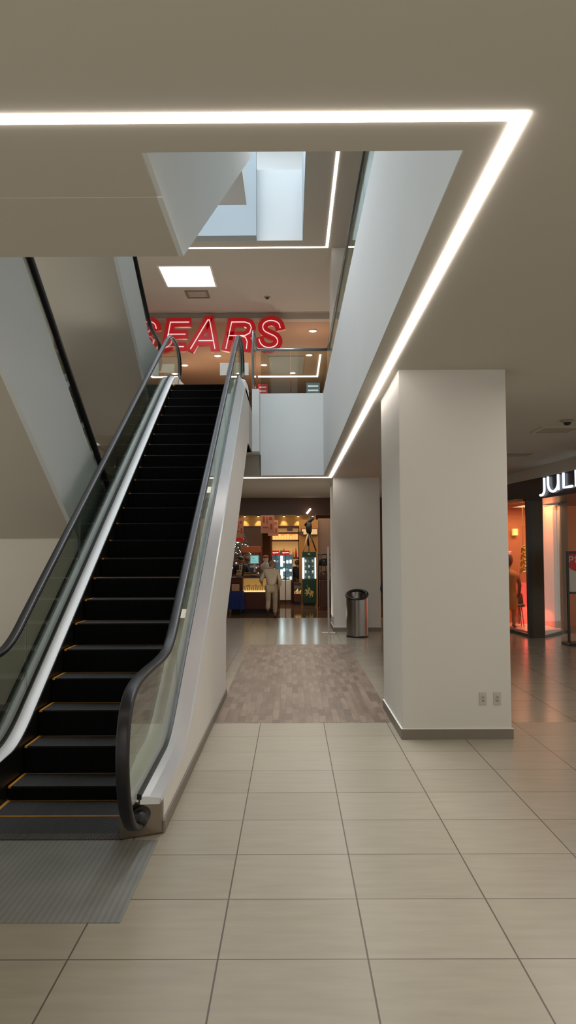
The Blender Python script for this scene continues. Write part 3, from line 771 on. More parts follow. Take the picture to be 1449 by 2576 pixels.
# hanging posters
pink = mat('pink poster', (206, 150, 128), .7, noise=.05)
pinkd = mat('poster print', (176, 84, 66), .7)
for (x0, x1, y0, y1, Yp, lab) in [(656, 690, 1294, 1341, 26.0, 'large pink hanging poster with faint red print under the brown store fascia'),
                              (674, 700, 1308, 1348, 26.3, 'pink hanging poster half hidden behind the larger pink poster'),
                              (590, 612, 1303, 1352, 26.0, 'pink hanging poster at the escalator cladding edge with red band below')]:
    a = pt(x0, y0, Yp); b = pt(x1, y1, Yp)
    t = thing('hanging_poster', lab, 'poster', ((a[0]+b[0])/2, Yp, b[2]))
    MB().box(a[0], b[0], Yp, Yp+.01, b[2], a[2]).build('sheet', pink, t)
    w = b[0]-a[0]; h = a[2]-b[2]
    for (u0, u1, v0, v1) in ((.15, .3, .55, .9), (.42, .5, .5, .85), (.6, .85, .72, .86), (.12, .55, .28, .34), (.7, .85, .2, .5)):
        MB().box(a[0]+w*u0, a[0]+w*u1, Yp-.004, Yp, b[2]+h*v0, b[2]+h*v1).build('print', pinkd, t)
    for u in (.15, .85): MB().tube([(a[0]+w*u, Yp+.005, a[2]), (a[0]+w*u, Yp+.005, 3.62)], .004, 6).build('cord', M['greyrail'], t)
Yp = 26.4; a = pt(590, 1353, Yp); b = pt(612, 1363, Yp)
t = thing('hanging_sign', 'narrow red hanging sign just below the pink poster at the cladding edge', 'sign', (a[0], Yp, b[2]))
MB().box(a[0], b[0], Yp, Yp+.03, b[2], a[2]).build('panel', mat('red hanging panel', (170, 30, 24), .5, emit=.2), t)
for u in (.1, .3): MB().tube([(a[0]+u, Yp+.015, a[2]), (a[0]+u, Yp+.015, 3.62)], .004, 6).build('cord', M['greyrail'], t)

# watch counter
Yc = 24.7; x0, x1 = PX(577, Yc), PX(702, Yc); zt = PZ(1452, Yc)
cb = thing('display_counter', 'red wood shop counter with a lit glass display of watches behind the walking man', 'counter', ((x0+x1)/2, Yc, 0))
da, db = PX(610, Yc), PX(694, Yc); dz0, dz1 = PZ(1485, Yc), PZ(1459, Yc)
MB().box(x0, x1, Yc+.02, Yc+.9, .12, dz0-.05).box(x0, da, Yc+.02, Yc+.9, dz0-.05, zt-.03).box(db, x1, Yc+.02, Yc+.9, dz0-.05, zt-.03).build('cabinet', M['wooddark'], cb, bevel=.006)
MB().box(x0+.05, x1-.05, Yc+.08, Yc+.85, 0, .12).build('plinth', M['blackp'], cb)
MB().box(x0-.02, x1+.02, Yc, Yc+.92, zt-.03, zt).build('worktop', M['wooddark'], cb, bevel=.006)
MB().box(da, db, Yc+.03, Yc+.5, dz0-.05, dz0-.01).build('lit_shelf', mat('lit shelf', (255, 225, 140), .5, emit=1.1, ergb=(255, 224, 150)), cb)
MB().box(da, db, Yc+.5, Yc+.52, dz0-.05, zt-.03).build('display_back', mat('lit back', (170, 135, 90), .5, emit=.3, ergb=(255, 200, 110)), cb)
MB().box(da, db, Yc+.02, Yc+.028, dz0-.01, dz1+.03).build('glass_pane', M['clear'], cb)
for i in range(14):
    x = da+.06+i*(db-da-.1)/14; y = Yc+.16+.1*(i % 2); z = dz0-.01
    t = thing('wristwatch', 'small wristwatch on a stand inside the lit glass counter display', 'watch', (x, y, z), 'watches in the lit counter display')
    m = (M['gold'], M['greyrail'], M['blackp'], ms[0])[i % 4]
    h = .10+.02*(i % 3)
    MB().lathe([(.03, z), (.012, z+.01), (.01, z+h-.02)], x, y, 10).build('stand', M['cream'], t)
    mb = MB(); mb.sm = True
    mb.loft([[(x+.035*math.cos(a), y+dy, z+h+.01+.035*math.sin(a)) for dy in (-.012, .012)]+[(x+.029*math.cos(a), y+dy, z+h+.01+.029*math.sin(a)) for dy in (.012, -.012)] for a in [2*PI*k/16 for k in range(17)]], caps=False)
    mb.build('strap', m, t)
    MB().tube([(x, y-.014, z+h+.01), (x, y-.028, z+h+.01)], .024, 12).build('dial', M['whiteplastic'], t)
# white box counter behind the man
Yb = 28.86; a = pt(703, 1460, Yb); b = pt(731, 1510, Yb)
t = thing('display_plinth', 'white panelled plinth counter to the side of the walking man', 'counter', ((a[0]+b[0])/2, Yb, 0))
MB().box(a[0], b[0], Yb, Yb+.3, max(b[2], .1), a[2]).build('panel', M['column'], t, bevel=.01)
MB().box(a[0]+.03, b[0]-.03, Yb+.05, Yb+.28, 0, max(b[2], .1)).build('plinth', M['brown'], t)
# glass cabinet behind
Yg = 29.2; a = pt(684, 1397, Yg); b = pt(736, 1459, Yg)
t = thing('glass_cabinet', 'glass cabinet with cool white tube lights above the white plinth behind the walking man', 'cabinet', ((a[0]+b[0])/2, Yg, .9))
MB().box(a[0], b[0], Yg+.02, Yg+.32, b[2]-.08, b[2]).build('base', M['brown'], t)
MB().box(a[0], b[0], Yg+.02, Yg+.32, a[2], a[2]+.03).build('top', M['greyrail'], t)
MB().box(a[0], b[0], Yg+.30, Yg+.32, b[2], a[2]).build('back_panel', mat('teal glass back', (60, 84, 92), .3, emit=.12, ergb=(150, 200, 210)), t)
MB().box(a[0], b[0], Yg+.012, Yg+.02, b[2], a[2]).build('glass_pane', M['clear'], t)
for z in (.33, .66): MB().box(a[0], b[0], Yg+.03, Yg+.3, b[2]+(a[2]-b[2])*z, b[2]+(a[2]-b[2])*z+.015).build('shelf', M['greyrail'], t)
for (u, v0, v1) in ((.46, .55, .98), (.46, .05, .42)):
    x = a[0]+(b[0]-a[0])*u; MB().tube([(x, Yg+.06, b[2]+(a[2]-b[2])*v0), (x, Yg+.06, b[2]+(a[2]-b[2])*v1)], .045, 10).build('tube_light', M['tube'], t)
for x in (a[0], b[0]-.03): MB().box(x, x+.03, Yg+.01, Yg+.04, b[2], a[2]).build('corner_post', M['greyrail'], t)
MB().box(a[0]+.05, b[0]-.05, Yg+.05, Yg+.32, 0, b[2]-.08).build('cabinet', M['brown'], t)
k = 0
for z in (0, .33, .66):
    for i in range(6):
        if i in (2,): continue
        x = a[0]+.08+i*(b[0]-a[0]-.16)/5; zz = b[2]+(a[2]-b[2])*z+.016; h = .1+.03*((i*3+k) % 3); k += 1
        t2 = thing('perfume_bottle', 'small glinting bottle inside the tube-lit glass cabinet behind the walking man', 'bottle', (x, Yg+.18, zz), 'bottles in the tube-lit glass cabinet')
        MB().lathe([(.03, zz), (.034, zz+h*.7), (.014, zz+h*.8)], x, Yg+.18, 10).build('body', (M['greyrail'], ms[5], M['tube'])[k % 3] if k % 5 else M['tube'], t2)  # some bodies take the tube-light glow as a painted glint
        MB().lathe([(.014, zz+h*.8), (.014, zz+h), (.006, zz+h)], x, Yg+.18, 8).build('cap', M['blackp'], t2)
# two red signs
for k, (xa_, xb_) in enumerate(((683, 702), (707, 728))):
    Yq = 28.4; a = pt(xa_, 1385, Yq); b = pt(xb_, 1396, Yq)
    t = thing('red_sign', ('small glowing red sign with white script, above the walking man head', 'small glowing red sign with white script, nearer the green showcase')[k], 'sign', ((a[0]+b[0])/2, Yq, 0))
    MB().box(a[0], b[0], Yq, Yq+.04, b[2], a[2]).build('panel', mat('red lit sign', (170, 10, 16), .4, emit=.5), t, bevel=.004)
    w = b[0]-a[0]; c = (a[2]+b[2])/2
    # white script line of small loops
    pts = [(a[0]+w*(.12+.76*i/30), Yq-.006, c+.02*math.sin(i*1.9)*(1 if i % 3 else 1.5)) for i in range(31)]
    MB().tube(pts, .008, 6).build('script', M['neon'], t)
    MB().tube([((a[0]+b[0])/2, Yq+.05, 0), ((a[0]+b[0])/2, Yq+.05, b[2]+.02)], .012, 8).build('post', M['blackp'], t)
# green showcase with the rider emblem
Yv = 28.0; a = pt(760, 1388, Yv); b = pt(795, 1523, Yv); gx0, gx1 = a[0], b[0]; gt = a[2]
g0, g1 = PZ(1457, Yv), PZ(1402, Yv)
t = thing('showcase', 'dark green free-standing showcase with lit glass middle and gold horse rider emblem', 'showcase', ((gx0+gx1)/2, Yv, 0))
MB().box(gx0, gx1, Yv, Yv+.5, .1, g0).build('base_cabinet', M['green'], t, bevel=.008)
MB().box(gx0+.03, gx1-.03, Yv+.04, Yv+.46, 0, .1).build('plinth', M['blackp'], t)
MB().box(gx0, gx1, Yv, Yv+.5, g1, gt).build('top_box', M['green'], t, bevel=.008)
MB().box(gx0, gx1, Yv+.46, Yv+.5, g0, g1).build('back_panel', mat('dim teal back', (44, 62, 60), .3, emit=.08, ergb=(140, 200, 200)), t)
MB().box(gx0+.03, gx1-.03, Yv+.01, Yv+.016, g0, g1).build('glass_pane', M['clear'], t)
for x in (gx0+.03, gx1-.03): MB().tube([(x, Yv+.02, g0+.02), (x, Yv+.02, g1-.02)], .034 if x < (gx0+gx1)/2 else .022, 10).build('tube_light', M['tube'], t)
for z in (.25, .5, .75):
    zz = g0+(g1-g0)*z; MB().box(gx0+.06, gx1-.06, Yv+.06, Yv+.45, zz, zz+.012).build('shelf', M['greyrail'], t)
for zi, z in enumerate((0, .25, .5, .75)):
    for i in range(3):
        x = gx0+.12+i*(gx1-gx0-.24)/2; zz = g0+(g1-g0)*z+.014; h = .1+.03*((i+zi) % 2)
        t2 = thing('perfume_bottle', 'clear bottle on a shelf inside the green showcase', 'bottle', (x, Yv+.2, zz), 'bottles in the green showcase')
        MB().lathe([(.032, zz), (.036, zz+h*.65), (.014, zz+h*.78)], x, Yv+.2, 10).build('body', (M['greyrail'], ms[5])[(i+zi) % 2], t2)
        MB().lathe([(.016, zz+h*.78), (.016, zz+h), (.006, zz+h)], x, Yv+.2, 8).build('cap', M['blackp'], t2)
# emblem: rider with raised mallet on a galloping horse
E0 = pt(777, 1491, Yv-.006); u = .0142
def EP(pts): return [(E0[0]+x*u, E0[2]+y*u) for x, y in pts]
horse = [(-11, 5), (-9, 8), (-6, 8.5), (-3, 5.5), (1, 4.5), (6, 5), (9.5, 3.5), (11.5, 0), (12, -4), (10.5, -2), (9, 0), (8, -3), (9.5, -7), (7.5, -11), (6, -11), (7, -7.5), (4.5, -4.5), (4, -8), (1.5, -12.5), (0, -12.5), (1.8, -8), (.5, -3.8), (-3, -3), (-4.5, -7), (-8, -8.5), (-8.5, -7), (-6.2, -5.5), (-6, -2), (-9, -3.5), (-12, -1.5), (-11.5, -.3), (-8.5, -1), (-6.8, 1.5), (-8.5, 4), (-10.5, 3.6)]
rider = [(-3, 5.2), (-2.5, 8), (-4, 10.5), (-3.2, 11.5), (-1.6, 10), (-1.4, 12.2), (0, 13.2), (1.2, 12), (.8, 10.6), (2.6, 8.5), (2.6, 5), (3.2, 1), (1.5, -1.5), (.4, -1.2), (1.2, 1.8), (-.5, 4.6)]
mall = [(-4, 10.5), (-3.5, 11), (-4.2, 18.2), (-6.2, 18.4), (-6.2, 17.6), (-4.8, 17.5)]
em = MB()
for P_ in (horse, rider, mall): em.prism(EP(P_), Yv-.008, Yv-.001, 'y')
em.build('emblem', M['gold'], t)
MB().prism([(E0[0]+x*u*.28, gt-.08+y*u*.28) for x, y in horse], Yv-.006, Yv-.001, 'y').build('emblem', M['gold'], t)
# tripod on the showcase
cx = (gx0+gx1)/2+.02; zc = gt
t = thing('tripod', 'wooden legged tripod with black scope head standing on top of the green showcase', 'tripod', (cx, Yv+.25, zc))
hub = (cx-.02, Yv+.25, PZ(1341, Yv))
for k, (fx, fy) in enumerate(((gx0+.04, Yv+.08), (gx1+.0, Yv+.1), (cx-.02, Yv+.46))):
    lg = MB().tube([(hub[0]+(fx-hub[0])*.06, hub[1]+(fy-hub[1])*.06, hub[2]+.05), (fx, fy, zc+.03)], [.03, .02], 8).build('leg', (mat('pale wood leg', (190, 160, 120), .5) if k == 0 else bpy.data.materials['pale wood leg'] if k != 1 else M['blackp']), t)
    MB().ball((fx, fy, zc+.022), .022, 8, 6).build('foot', M['blackp'], lg)
MB().lathe([(.06, hub[2]-.02), (.10, hub[2]+.05), (.11, hub[2]+.22), (.09, hub[2]+.36), (.05, hub[2]+.42)], hub[0], hub[1], 14).build('head', M['blackp'], t)
MB().tube([(hub[0]-.14, hub[1], hub[2]+.26), (hub[0]+.02, hub[1], hub[2]+.42), (hub[0]+.14, hub[1], hub[2]+.56)], [.05, .07, .09], 12).build('scope', M['blackp'], t)
MB().tube([(hub[0]+.06, hub[1]-.02, hub[2]+.46), (hub[0]+.05, hub[1]-.02, hub[2]+.62)], .03, 8).build('eyepiece', M['blackp'], t)
MB().tube([(hub[0]-.05, hub[1]+.05, hub[2]), (hub[0]-.02, hub[1]+.1, hub[2]-.45)], .035, 8).build('centre_column', M['blackp'], t)

# rack with hanging dark bags at the pillar edge
Yr = 26.2; xr = PX(822, Yr)
t = thing('bag_rack', 'dark rack base carrying dark handbags beside the far pillar', 'rack', (xr, Yr, 0))
MB().tube([(xr-.3, Yr, 1.78), (xr+.5, Yr, 1.78)], .018, 8).build('bar', M['blackp'], t)
for x in (xr-.28, xr+.48): MB().tube([(x, Yr, 0), (x, Yr, 1.78)], .018, 8).build('upright', M['blackp'], t)
MB().box(xr-.3, xr+.5, Yr-.25, Yr+.25, 0, .06).box(xr-.24, xr+.0, Yr-.22, Yr+.2, .06, .95).build('base', M['wooddark'], t, bevel=.01)
bagm = [mat('brown bag leather', (92, 66, 50), .45, noise=.2), mat('black bag leather', (24, 21, 22), .35), mat('grey bag leather', (130, 120, 112), .45)]
def bag(x, y, z, w, h, m, lab, grp=None, hd=.16):
    t = thing('handbag', lab, 'bag', (x, y, z), grp)
    mb = MB(); mb.sm = True
    rings = []
    for v, s in ((0, .92), (.1, 1), (.6, .96), (.9, .8), (1, .72)):
        rings.append([(x+w/2*s*math.cos(a)*1.0, y+.07*s*math.sin(a), z+h*v) for a in [2*PI*k/14 for k in range(14)]])
    mb.loft(rings); mb.build('body', m, t)
    MB().tube([(x-w*.28, y, z+h*.95), (x-w*.22, y, z+h+hd*.8), (x, y, z+h+hd), (x+w*.22, y, z+h+hd*.8), (x+w*.28, y, z+h*.95)], .012, 6).build('handle', m, t)
    MB().box(x-.02, x+.02, y-.085, y-.06, z+h*.6, z+h*.72).build('clasp', M['gold'], t)
bag(xr-.10, Yr-.14, 1.42, .36, .24, bagm[1], 'black handbag hanging highest on the rack, toward the green showcase', None, .15)
bag(xr+.16, Yr-.30, 1.22, .34, .34, bagm[2], 'grey handbag hanging from the rack bar beside the pale post')
bag(xr-.12, Yr-.14, .96, .30, .30, bagm[0], 'brown handbag standing on the red wood rack base')
bag(xr+.18, Yr-.14, .06, .36, .90, bagm[1], 'tall black bag standing on the rack base below the grey handbag', None, .14)

# blue cloth table with a box
Yt = 24.25; a = pt(570, 1488, Yt); b = pt(609, 1541, Yt)
t = thing('side_table', 'small steel frame table under a hanging blue cloth at the escalator cladding', 'table', ((a[0]+b[0])/2, Yt, 0))
for x in (a[0]+.03, b[0]-.06):
    for y in (Yt+.03, Yt+.37): MB().tube([(x, y, 0), (x, y, a[2]-.01)], .012, 6).build('leg', M['greyrail'], t)
MB().box(a[0], b[0], Yt, Yt+.4, a[2]-.02, a[2]).build('tabletop', M['greyrail'], t)
mb = MB(); rings = []
for v in (0, .33, .66, 1):
    r_ = []
    for k in range(40):
        u_ = k/40*4; s = int(u_); f_ = u_-s
        x0_, x1_, y0_, y1_ = a[0]-.02, b[0]+.02, Yt-.02, Yt+.42
        p_ = [(x0_+(x1_-x0_)*f_, y0_), (x1_, y0_+(y1_-y0_)*f_), (x1_-(x1_-x0_)*f_, y1_), (x0_, y1_-(y1_-y0_)*f_)][s]
        wv = .018*math.sin(k*2.4)*v
        n_ = [(0, -1), (1, 0), (0, 1), (-1, 0)][s]
        r_.append((p_[0]+n_[0]*(wv+.02*v), p_[1]+n_[1]*(wv+.02*v), a[2]+.012-(a[2]-.14)*v))
    rings.append(r_)
mb.sm = True; mb.loft(rings, caps=False); mb.face(range(40))
tag(mb.build('blue_cloth', mat('royal blue cloth', (22, 44, 110), .8), loc=(a[0], Yt, .6)), 'royal blue cloth draped over the small table at the escalator cladding', 'cloth')
a = pt(582, 1466, Yt+.1); b = pt(600, 1483, Yt+.1)
t = thing('cardboard_box', 'small pale cardboard box on the blue cloth table', 'box', ((a[0]+b[0])/2, Yt+.1, b[2]))
zb = PZ(1488, Yt)+.014
MB().box(a[0], b[0], Yt+.08, Yt+.3, zb, zb+.2).build('carton', mat('pale carton', (186, 148, 116), .7), t, bevel=.005)
MB().box(a[0]-.004, b[0]+.004, Yt+.17, Yt+.2, zb-.0, zb+.204).build('tape', M['cream'], t)

# monitor, keyboard and goods on the counter
Ym = 25.2; a = pt(630, 1398, Ym); b = pt(649, 1416, Ym)
t = thing('monitor', 'computer monitor with pale cyan screen standing on the watch counter', 'monitor', ((a[0]+b[0])/2, Ym, zt))
zq = PZ(1452, Yc)
MB().box(a[0]-.03, b[0]+.03, Ym, Ym+.05, b[2]-.03, a[2]+.02).build('casing', M['whiteplastic'], t, bevel=.006)
MB().box(a[0], b[0], Ym-.006, Ym, b[2], a[2]).build('screen', mat('cyan screen', (120, 190, 190), .3, emit=.7, ergb=(140, 225, 225)), t)
mb = MB()
for k in range(4): mb.box(a[0]+.03, a[0]+.03+(b[0]-a[0])*(.3+.15*k % .6), Ym-.008, Ym-.006, a[2]-.05-.045*k, a[2]-.04-.045*k)
mb.build('screen_lines', M['whiteplastic'], t)
MB().tube([((a[0]+b[0])/2, Ym+.04, zq+.02), ((a[0]+b[0])/2, Ym+.04, b[2])], .03, 8).build('stand', M['whiteplastic'], t)
MB().box((a[0]+b[0])/2-.18, (a[0]+b[0])/2+.18, Ym-.12, Ym+.16, zq, zq+.02).box(a[0]-.02, b[0]+.03, Ym-.1, Ym+.1, b[2]-.14, b[2]-.08).build('base', M['whiteplastic'], t, bevel=.004)
# bust with red cap
bx = PX(668, 25.3)
t = thing('display_bust', 'white display bust with red cap on the counter beside the walking man head', 'bust', (bx, 25.3, zq))
MB().lathe([(.10, zq), (.10, zq+.02), (.04, zq+.05), (.05, zq+.14), (.15, zq+.24), (.17, zq+.36), (.08, zq+.43), (.05, zq+.48)], bx, 25.3, 16).build('torso', M['column'], t)
MB().ball((bx, 25.3, zq+.55), .085, 12, 8, (1, 1, 1.2)).build('head', M['column'], t)
MB().ball((bx, 25.3, zq+.62), .095, 12, 8, (1, 1, .6)).build('cap', mat('red cap', (190, 60, 44), .7), t)
# folded goods / small stands on counter
for k, (px, w, h, m, lab) in enumerate([(600, .16, .22, bagm[2], 'pale folded scarf stack nearest the cladding on the counter'), (622, .26, .14, bagm[0], 'brown folded stack in the middle of the counter before the suited clerk'),
                          (640, .2, .16, mat('blue display box', (40, 60, 110), .4), 'dark blue display box on the counter below the monitor'), (652, .2, .1, bagm[2], 'low pale display tray on the counter beside the walking man')]):
    x = PX(px, Yc+.3)
    t = thing('goods_stack', lab, 'merchandise', (x, Yc+.3, zq))
    for j in range(3):
        MB().box(x-w/2+.01*j, x+w/2-.008*j, Yc+.18, Yc+.42, zq+h/3*j+.001, zq+h/3*(j+1)-.004).build('layer', m if j != 1 else M['cream'], t, bevel=.012)
# wooden board over the counter and small artificial tree
Yw = 27.2; a = pt(606, 1374, Yw); b = pt(656, 1390, Yw)
t = thing('counter_canopy', 'orange brown wooden board on posts above the counter and monitor', 'board', ((a[0]+b[0])/2, Yw, 0))
MB().box(a[0], b[0], Yw, Yw+.06, b[2], a[2]).build('board', M['woodmid'], t, bevel=.006)
for x in (a[0]+.05, b[0]-.05): MB().box(x-.03, x+.03, Yw+.06, Yw+.12, 0, b[2]+.05).build('post', M['wooddark'], t)
Yk = 28.2; a = pt(606, 1400, Yk)
t = thing('decorated_tree', 'small artificial tree with pale blue lights behind the suited clerk', 'tree', (a[0], Yk, 0))
MB().tube([(a[0], Yk, 0), (a[0], Yk, 2.5)], .03, 8).build('trunk', M['brown'], t)
mb = MB()
rnd = random.Random(3)
for k in range(420):
    h = rnd.random(); r_ = .62*(1-h)**.8*math.sqrt(rnd.random())+.02; an_ = rnd.random()*2*PI
    p = Vector((a[0]+r_*math.cos(an_), Yk+r_*math.sin(an_), 1.1+h*1.45)); d = Vector((math.cos(an_), math.sin(an_), -.3)).normalized()*.13
    sdv = Vector((-math.sin(an_), math.cos(an_), 0))*.03
    n_ = len(mb.v); mb.v += [tuple(p), tuple(p+d*.5+sdv), tuple(p+d), tuple(p+d*.5-sdv)]; mb.face((n_, n_+1, n_+2, n_+3))
o = mb.build('needles', mat('blue green needles', (50, 88, 82), .6), t, recalc=False); o['kind'] = 'stuff'
mb = MB()
for k in range(60):
    h = rnd.random(); r_ = .62*(1-h)**.8; an_ = rnd.random()*2*PI
    mb.ball((a[0]+r_*math.cos(an_), Yk+r_*math.sin(an_), 1.1+h*1.4), .014, 6, 4)
o = mb.build('fairy_lights', M['tube'], t); o['kind'] = 'stuff'
# low lit display between plinth and showcase
Yl = 28.6; a = pt(738, 1468, Yl); b = pt(757, 1494, Yl)
t = thing('lit_display_box', 'low dark display box with glinting gold pieces beside the green showcase', 'display', ((a[0]+b[0])/2, Yl, 0))
MB().box(a[0], b[0], Yl, Yl+.4, .1, b[2]).box(a[0], b[0], Yl+.3, Yl+.4, b[2], a[2]).build('cabinet', M['wooddark'], t, bevel=.006)
MB().box(a[0]+.02, b[0]-.02, Yl+.02, Yl+.38, 0, .1).build('plinth', M['blackp'], t)
MB().box(a[0], b[0], Yl, Yl+.4, a[2], a[2]+.03).build('top', M['brown'], t)
MB().box(a[0]+.01, b[0]-.01, Yl+.004, Yl+.01, b[2], a[2]).build('glass_pane', M['clear'], t)
for i in range(5):
    x = a[0]+.04+i*.05
    zz = b[2]+.002; h = .08+.05*(i % 3)
    t2 = thing('trophy', 'small glinting gold ornament inside the low display box by the green showcase', 'ornament', (x, Yl+.15, zz), 'gold ornaments in the low display box')
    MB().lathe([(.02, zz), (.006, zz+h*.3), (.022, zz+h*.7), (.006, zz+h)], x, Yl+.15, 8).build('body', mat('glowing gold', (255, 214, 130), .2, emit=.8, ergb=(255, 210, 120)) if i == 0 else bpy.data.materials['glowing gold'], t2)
# fascia spotlight
a = pt(777, 1286, 24.85)
t = thing('spotlight', 'small white spotlight fixed to the dark brown fascia above the tripod', 'spotlight', (a[0], 24.9, a[2]))
MB().tube([(a[0]-.06, 24.8, a[2]-.07), (a[0]+.05, 24.9, a[2]+.07)], .028, 10).build('lamp_body', M['bulbw'], t)
MB().tube([(a[0]+.02, 24.88, a[2]+.03), (a[0]+.02, 25.02, a[2]+.03)], .012, 8).build('bracket', M['brown'], t)

# ------------------------------------------------------------------ people
def skin_mesh(name, nodes, edges, root, m, parent, T, lv=2):
    me = bpy.data.meshes.new(name); bm = bmesh.new(); lay = bm.verts.layers.skin.verify(); idx = {}
    base = Vector(parent['_base'])
    for k, (x, y, z, r) in nodes.items():
        v = bm.verts.new(T @ Vector((x, y, z))-base); v[lay].radius = (r, r) if not isinstance(r, tuple) else r
        v[lay].use_root = (k == root); idx[k] = v
    for a_, b_ in edges: bm.edges.new((idx[a_], idx[b_]))
    bm.to_mesh(me); bm.free(); me.materials.append(m)
    o = bpy.data.objects.new(name, me); C.objects.link(o); o.parent = parent
    sk = o.modifiers.new('skin', 'SKIN'); sk.use_smooth_shade = True
    ss = o.modifiers.new('subsurf', 'SUBSURF'); ss.levels = lv; ss.render_levels = lv
    return o
def lerp(a, b, t): return tuple(a[i]+(b[i]-a[i])*t for i in range(3))
def person(label, loc, rot, J, mats, hair='short', scale=1.0):
    """J: joints in a body frame facing +y: dict of (x,y,z)"""
    t = thing('person', label, 'person', loc)
    T = Matrix.Translation(Vector(loc)) @ Matrix.Rotation(rot, 4, 'Z') @ Matrix.Scale(scale, 4)
    N = {}; Ed = []
    def add(k, p, r): N[k] = (p[0], p[1], p[2], r)
    def ch(*ks): Ed.extend(zip(ks, ks[1:]))
    hp, ch_, nk, hd = J['pelvis'], J['chest'], J['neck'], J['head']
    add('pel', hp, .11); add('bel', lerp(hp, ch_, .45), .105); add('che', ch_, .135); add('nb', nk, .06)
    up = (Vector(hd)-Vector(nk)).normalized()
    add('nt', tuple(Vector(nk)+up*.06), .052); add('hd0', tuple(Vector(hd)-up*.05), .075); add('hd1', hd, .094); add('hd2', tuple(Vector(hd)+up*.075), .082); 
    ch('pel', 'bel', 'che', 'nb', 'nt', 'hd0', 'hd1', 'hd2')
    fw = Vector(J.get('face', (0, 1, 0))).normalized(); sd = fw.cross(up).normalized()
    add('nose', tuple(Vector(hd)+fw*.112-up*.015), .014); ch('hd1', 'nose')
    for s, n in ((1, 'r'), (-1, 'l')):
        add('ear'+n, tuple(Vector(hd)+sd*s*.095-up*.01), .016); ch('hd1', 'ear'+n)
        sh, el, wr = J['sh'+n], J['el'+n], J['wr'+n]
        add('sh'+n, sh, .062); add('ua'+n, lerp(sh, el, .5), .050); add('el'+n, el, .042); add('fa'+n, lerp(el, wr, .4), .040); add('wr'+n, wr, .028)
        d = (Vector(wr)-Vector(el)).normalized(); hand = Vector(wr)+d*.06
        add('pm'+n, tuple(hand), .034)
        ch('che', 'sh'+n, 'ua'+n, 'el'+n, 'fa'+n, 'wr'+n, 'pm'+n)
        a_ = d.cross(Vector((1, 0, 0)))
        a_ = a_.normalized() if a_.length > .1 else Vector((0, 1, 0)); b_ = d.cross(a_).normalized()
        for j, (o_, L_) in enumerate(((.030, .065), (.010, .075), (-.010, .070), (-.030, .055))):
            p0 = hand+d*.03+a_*o_; p1 = p0+d*L_*.5+b_*.006; p2 = p0+d*L_+b_*.022
            add('f%d%sa' % (j, n), tuple(p0), .010); add('f%d%sb' % (j, n), tuple(p1), .009); add('f%d%sc' % (j, n), tuple(p2), .007)
            ch('pm'+n, 'f%d%sa' % (j, n), 'f%d%sb' % (j, n), 'f%d%sc' % (j, n))
        q0 = hand-d*.02+a_*.036; q1_ = q0+a_*.022+d*.025; add('t%sa' % n, tuple(q0), .011); add('t%sb' % n, tuple(q1_), .009); ch('pm'+n, 't%sa' % n, 't%sb' % n)
        hj, kn, an_, to = J['hip'+n], J['kn'+n], J['an'+n], J['to'+n]
        add('hp'+n, hj, .088); add('th'+n, lerp(hj, kn, .5), .072); add('kn'+n, kn, .052); add('cf'+n, lerp(kn, an_, .35), .052); add('an'+n, an_, .034); add('to'+n, to, .03)
        ch('pel', 'hp'+n, 'th'+n, 'kn'+n, 'cf'+n, 'an'+n, 'to'+n)
    skin_mesh('body', N, Ed, 'pel', mats['skin'], t, T)
    # clothing
    n2 = {}; e2 = []
    def cp(k, r, src=None): n2[k] = N[k][:3]+(r,)
    low = tuple(Vector(hp)+Vector((0, 0, mats.get('hem', -.02))))
    n2['hem'] = low+(.150,); cp('bel', .152); cp('che', .155); n2['nb'] = tuple(Vector(nk)+up*.005)+(.085,)
    e2 += [('hem', 'bel'), ('bel', 'che'), ('che', 'nb')]
    for n in 'rl':
        cp('sh'+n, .082); cp('ua'+n, .068); cp('el'+n, .060); cp('fa'+n, .055); n2['cu'+n] = lerp(J['el'+n], J['wr'+n], .9)+(.044,)
        e2 += [('che', 'sh'+n), ('sh'+n, 'ua'+n), ('ua'+n, 'el'+n), ('el'+n, 'fa'+n), ('fa'+n, 'cu'+n)]
    skin_mesh(mats.get('topname', 'shirt'), n2, e2, 'hem', mats['top'], t, T)
    n3 = {'pel': N['pel'][:3]+(.132,)}; e3 = []
    for n in 'rl':
        n3['hp'+n] = N['hp'+n][:3]+(.105,); n3['th'+n] = N['th'+n][:3]+(.090,); n3['kn'+n] = N['kn'+n][:3]+(.074,); n3['cf'+n] = N['cf'+n][:3]+(.074,)
        n3['cu'+n] = lerp(J['kn'+n], J['an'+n], .93)+(.062,)
        e3 += [('pel', 'hp'+n), ('hp'+n, 'th'+n), ('th'+n, 'kn'+n), ('kn'+n, 'cf'+n), ('cf'+n, 'cu'+n)]
    skin_mesh('trousers', n3, e3, 'pel', mats['bot'], t, T)
    for n in 'rl':
        an_, to = Vector(J['an'+n]), Vector(J['to'+n]); d = (to-an_)
        hl = an_+Vector(J.get('heel'+n, (0, -.05, -.045)))
        nn = {'a': tuple(an_)+(.045,), 'h': tuple(hl)+(.036,), 'm': tuple(hl.lerp(to, .55))+(.042,), 't': tuple(to)+(.034,)}
        skin_mesh('shoe', nn, [('a', 'h'), ('h', 'm'), ('m', 't')], 'a', mats['shoe'], t, T)
    if hair:
        mb = MB(); c = Vector(hd)+up*.03-fw*.018; rings = []
        for i in range(9):
            th_ = PI*.52*i/8 if i else .03
            rings.append([tuple(T @ (c+up*(.108*math.cos(th_))+(fw*math.cos(p)+sd*math.sin(p))*(.108*math.sin(th_))-up*(.045*max(0, -math.cos(p))*(i/8)))) for p in [2*PI*k/18 for k in range(18)]])
        mb.sm = True; mb.loft(rings); mb.build('hair', mats['hair'], t)
